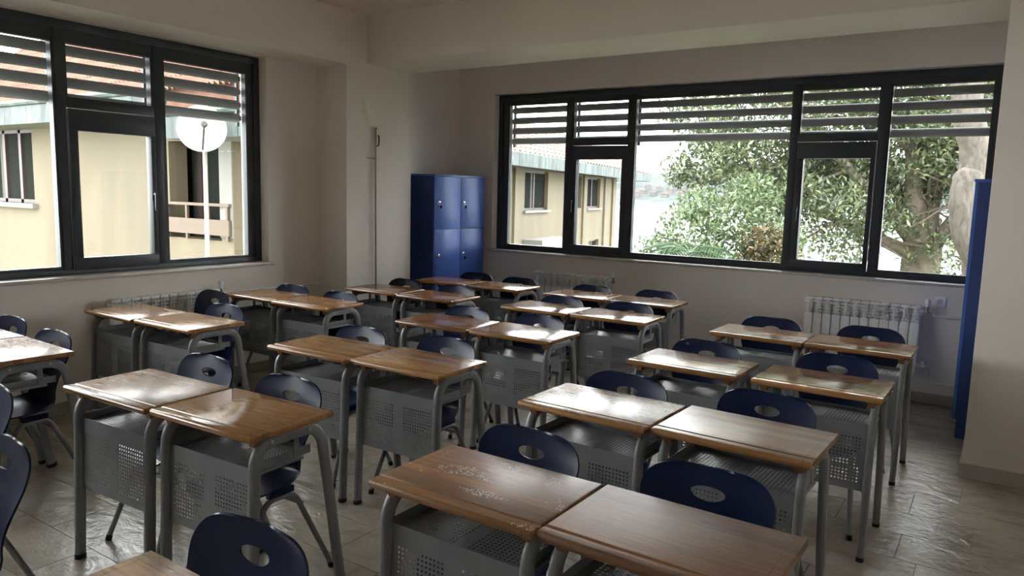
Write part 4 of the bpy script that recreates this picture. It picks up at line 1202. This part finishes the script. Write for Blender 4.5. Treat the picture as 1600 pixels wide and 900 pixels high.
# big magnolia: dark forked trunk, boughs reaching left and right, leathery leaves
T = tag(thing('magnolia_tree', (-1.4, 17.0, -6)), 'large dark-leaved magnolia tree filling the back window', 'tree')
lT = Vector(T.location)
def Rl(p): return tuple(Vector(p) - lT)
tr = MB(); limb(tr, (0, 0, 0), Rl((-1.35, 17, 0.9)), 0.48, 0.36, 0.05, 8, 12); tr.build('trunk', M['bark'], T, smooth=60)
tips = []
fork = (-1.35, 17.0, 0.6)
boughs = [(-1.75, 16.7, 3.2, 0.24), (-1.05, 17.2, 3.4, 0.20), (-3.6, 15.8, 3.4, 0.16), (-2.6, 16.2, 1.3, 0.16), (-0.2, 16.5, 2.6, 0.14), (-4.2, 16.4, 2.0, 0.13), (-1.6, 17.3, 5.0, 0.2), (-3.2, 17.4, 4.6, 0.14), (0.8, 17, 4.0, 0.14)]
for x, y, z, r in boughs:
    bm_ = MB(); pts = limb(bm_, Rl(fork), Rl((x, y, z)), r, r * 0.42, 0.22, 8, 10)
    bo = bm_.build('bough', M['bark'], T, smooth=60)
    for q in pts[3:]:
        for k in range(2):
            e = Vector(q) + Vector((random.uniform(-1.6, 1.1), random.uniform(-1.3, 1.0), random.uniform(-0.7, 1.1)))
            tw = MB(); limb(tw, q, e, r * 0.24, 0.012, 0.3, 5, 6); tw.build('branch', M['bark'], bo, smooth=60)
            tips.append(e)
cs = [tuple(p) for p in tips]; rs_ = [random.uniform(0.45, 0.85) for p in tips]
for i in range(150):
    x = random.uniform(-6.1, 1.8); y = random.uniform(14.6, 18.5); z = random.uniform(0.3, 6.2)
    # crown outline: lower left is open towards the water
    if x < -4.3 and z < 1.9 + (-4.3 - x) * 0.55: continue
    if x < -5.4 and z > 3.6: continue
    if z < 1.3 and -3.6 < x < -1.9 and random.random() < 0.8: continue
    if z < 1.3 and random.random() < 0.5: continue
    if -2.3 < x < -0.7 and z < 2.9 and y < 17.0: continue
    cs.append(Rl((x, y, z))); rs_.append(random.uniform(0.35, 0.75))
for i in range(46):
    x = random.uniform(-6.0, -2.6); y = random.uniform(14.8, 17.5); z = random.uniform(1.5, 4.4)
    if x < -4.6 and z < 2.2: continue
    cs.append(Rl((x, y, z))); rs_.append(random.uniform(0.35, 0.6))
for i in range(26):
    cs.append(Rl((random.uniform(-6.45, -5.0), random.uniform(15.4, 16.6), random.uniform(2.0, 3.9)))); rs_.append(random.uniform(0.3, 0.5))
for q in [k for k in range(len(cs)) if -2.1 < cs[k][0] + lT.x < -0.8 and cs[k][2] + lT.z < 2.6 and cs[k][1] + lT.y < 17.0]: rs_[q] *= 0.45
leaves('foliage', cs, rs_, 58000, 0.135, M['magnolia'], T)

# pale trunk of the tree close to the window, right side, with a sawn-off bough
T2 = tag(thing('pale_trunk_tree', (-0.42, 11.5, -6)), 'pale-barked tree trunk with a sawn-off stub behind the right blue locker', 'tree')
l2 = Vector(T2.location)
def rugged(o, amp):
    for v_ in o.data.vertices: v_.co += Vector((random.uniform(-1, 1), random.uniform(-1, 1), random.uniform(-1, 1))) * amp
def dense(pts, rs, n=5):
    P = catmull(pts, n); Rr = [float(np.interp(i / n, range(len(rs)), rs)) for i in range(len(P))]
    return P, Rr
P, Rr = dense([(-0.05, 11.6, -6), (-0.12, 11.62, -1), (-0.22, 11.62, 0.6), (-0.34, 11.6, 1.4), (-0.40, 11.58, 2.05), (-0.43, 11.55, 2.4), (-0.52, 11.5, 2.75), (-0.63, 11.5, 3.4), (-0.8, 11.4, 4.6), (-0.95, 11.3, 6.0)], [0.30, 0.25, 0.21, 0.19, 0.19, 0.175, 0.185, 0.17, 0.15, 0.10])
mb = MB(); mb.tube([p - l2 for p in P], Rr, 20); rugged(mb.build('trunk', M['pale_bark'], T2, smooth=80), 0.008)
P, Rr = dense([(-0.16, 11.5, 0.45), (-0.25, 11.44, 0.85), (-0.40, 11.38, 1.25), (-0.47, 11.36, 1.65), (-0.475, 11.36, 1.9), (-0.46, 11.36, 2.06), (-0.45, 11.37, 2.12)], [0.07, 0.125, 0.175, 0.185, 0.18, 0.165, 0.12])
mb = MB(); mb.tube([p - l2 for p in P], Rr, 20); sb_ = mb.build('sawn_stub', M['pale_bark'], T2, smooth=80); rugged(sb_, 0.009)
for k in range(16):
    an = random.uniform(0, 2 * math.pi); r_ = random.uniform(0.04, 0.14)
    q = Vector((-0.455 + r_ * math.cos(an), 11.37 + r_ * math.sin(an), 2.02)) - l2
    MB().tube([q, q + Vector((random.uniform(-.02, .02), random.uniform(-.02, .02), random.uniform(0.10, 0.20)))], [0.022, 0.006], 6).build('splinter', M['pale_bark'], sb_)
mb = MB(); limb(mb, Vector((-0.5, 11.5, 3.2)) - l2, Vector((0.6, 11.8, 5.0)) - l2, 0.10, 0.04, 0.2); mb.build('bough', M['pale_bark'], T2, smooth=60)
leaves('foliage', [tuple(Vector(p) - l2) for p in ((0.7, 11.9, 5.1), (-0.9, 11.3, 6.0), (0.2, 11.7, 5.2), (-0.4, 11.5, 6.2))], [0.9, 1.0, 0.7, 0.9], 3000, 0.13, M['shrub'], T2)

# low pale-green shrub, rusty shrub, fan palm
def shrub(name, label, loc, blobs, count, size, m, cat='shrub'):
    t = tag(thing(name, loc), label, cat); l_ = Vector(loc)
    for bx_, by_, bz_, br in blobs[:4]:
        s_ = MB(); limb(s_, (0, 0, 0), Vector((bx_, by_, bz_)) - l_, 0.05, 0.012, 0.15, 6, 6); s_.build('stem', M['bark'], t, smooth=60)
    leaves('foliage', [tuple(Vector(b_[:3]) - l_) for b_ in blobs], [b_[3] for b_ in blobs], count, size, m, t)
    return t
shrub('leafy_shrub', 'light green leafy shrub low in the back window beside the water', (-4.9, 13.6, -6.0),
      [(-4.9, 13.6, 1.0, 0.75), (-4.3, 13.9, 1.3, 0.8), (-5.5, 13.5, 0.55, 0.6), (-3.6, 14.0, 0.9, 0.7), (-4.6, 13.2, 0.3, 0.8), (-5.7, 13.4, 0.2, 0.45), (-3.9, 13.6, 0.2, 0.7), (-5.0, 14.0, 1.5, 0.5), (-4.0, 14.2, 1.75, 0.55)], 9000, 0.12, M['shrub'])
shrub('rusty_shrub', 'rusty brown shrub low in the back window under the magnolia', (-3.55, 13.4, -6.0),
      [(-3.55, 13.4, 0.95, 0.38), (-3.3, 13.5, 0.65, 0.42), (-3.75, 13.4, 0.45, 0.40), (-3.2, 13.3, 0.25, 0.4)], 2000, 0.11, M['rust'])
PL = tag(thing('fan_palm', (-4.33, 11.9, -6.0)), 'small palm with arching fronds at the bottom of the back window', 'palm')
MB().tube([(0, 0, 0), (0.05, 0, 3.0), (0.0, 0, 6.78)], [0.16, 0.13, 0.11], 10).build('trunk', M['bark'], PL, smooth=60)
for k in range(14):
    an = 2 * math.pi * k / 14 + random.uniform(-.15, .15); el = random.uniform(0.25, 0.9)
    rach = MB(); pts = []
    for i in range(9):
        d_ = 0.80 * i / 8
        pts.append((math.cos(an) * d_, math.sin(an) * d_, 6.76 + d_ * el - 0.95 * d_ * d_))
    rach.tube(pts, [0.014 - 0.0012 * i for i in range(9)], 5)
    for i in range(2, 9):
        p = Vector(pts[i]); tg = (Vector(pts[i]) - Vector(pts[i - 1])).normalized(); sd_ = tg.cross(Vector((0, 0, 1))).normalized()
        for h_ in (0, 0.5):
            q = p - tg * 0.06 * h_ * 2
            for s_ in (-1, 1):
                Lf = 0.34 * math.sin(math.pi * min(1, (i + 1) / 9.5)) + 0.06
                e = q + sd_ * s_ * Lf + tg * Lf * 0.6 + Vector((0, 0, -0.10 * Lf / 0.3))
                m_ = q.lerp(e, 0.45) + Vector((0, 0, 0.02))
                wv = tg * 0.017
                rach.add([q, m_ + wv, e, m_ - wv], [(0, 1, 2), (0, 2, 3)])
    o = rach.build('frond', M['palm'], PL)

# ---- hazy air over the water
hm = bpy.data.materials.new('sea_haze'); hm.use_nodes = True
ht = hm.node_tree; ht.nodes.clear()
ho = ht.nodes.new('ShaderNodeOutputMaterial'); hv = ht.nodes.new('ShaderNodeVolumeScatter')
hv.inputs['Color'].default_value = (0.82, 0.92, 1.0, 1); hv.inputs['Density'].default_value = 0.000006
ht.links.new(hv.outputs[0], ho.inputs['Volume'])
hz = MB().box(-1750, 700, 120, 1900, -11.5, 190).build('sea_haze', hm)
tag(hz, 'pale blue haze over the water and the far hill', 'haze', kind='stuff')
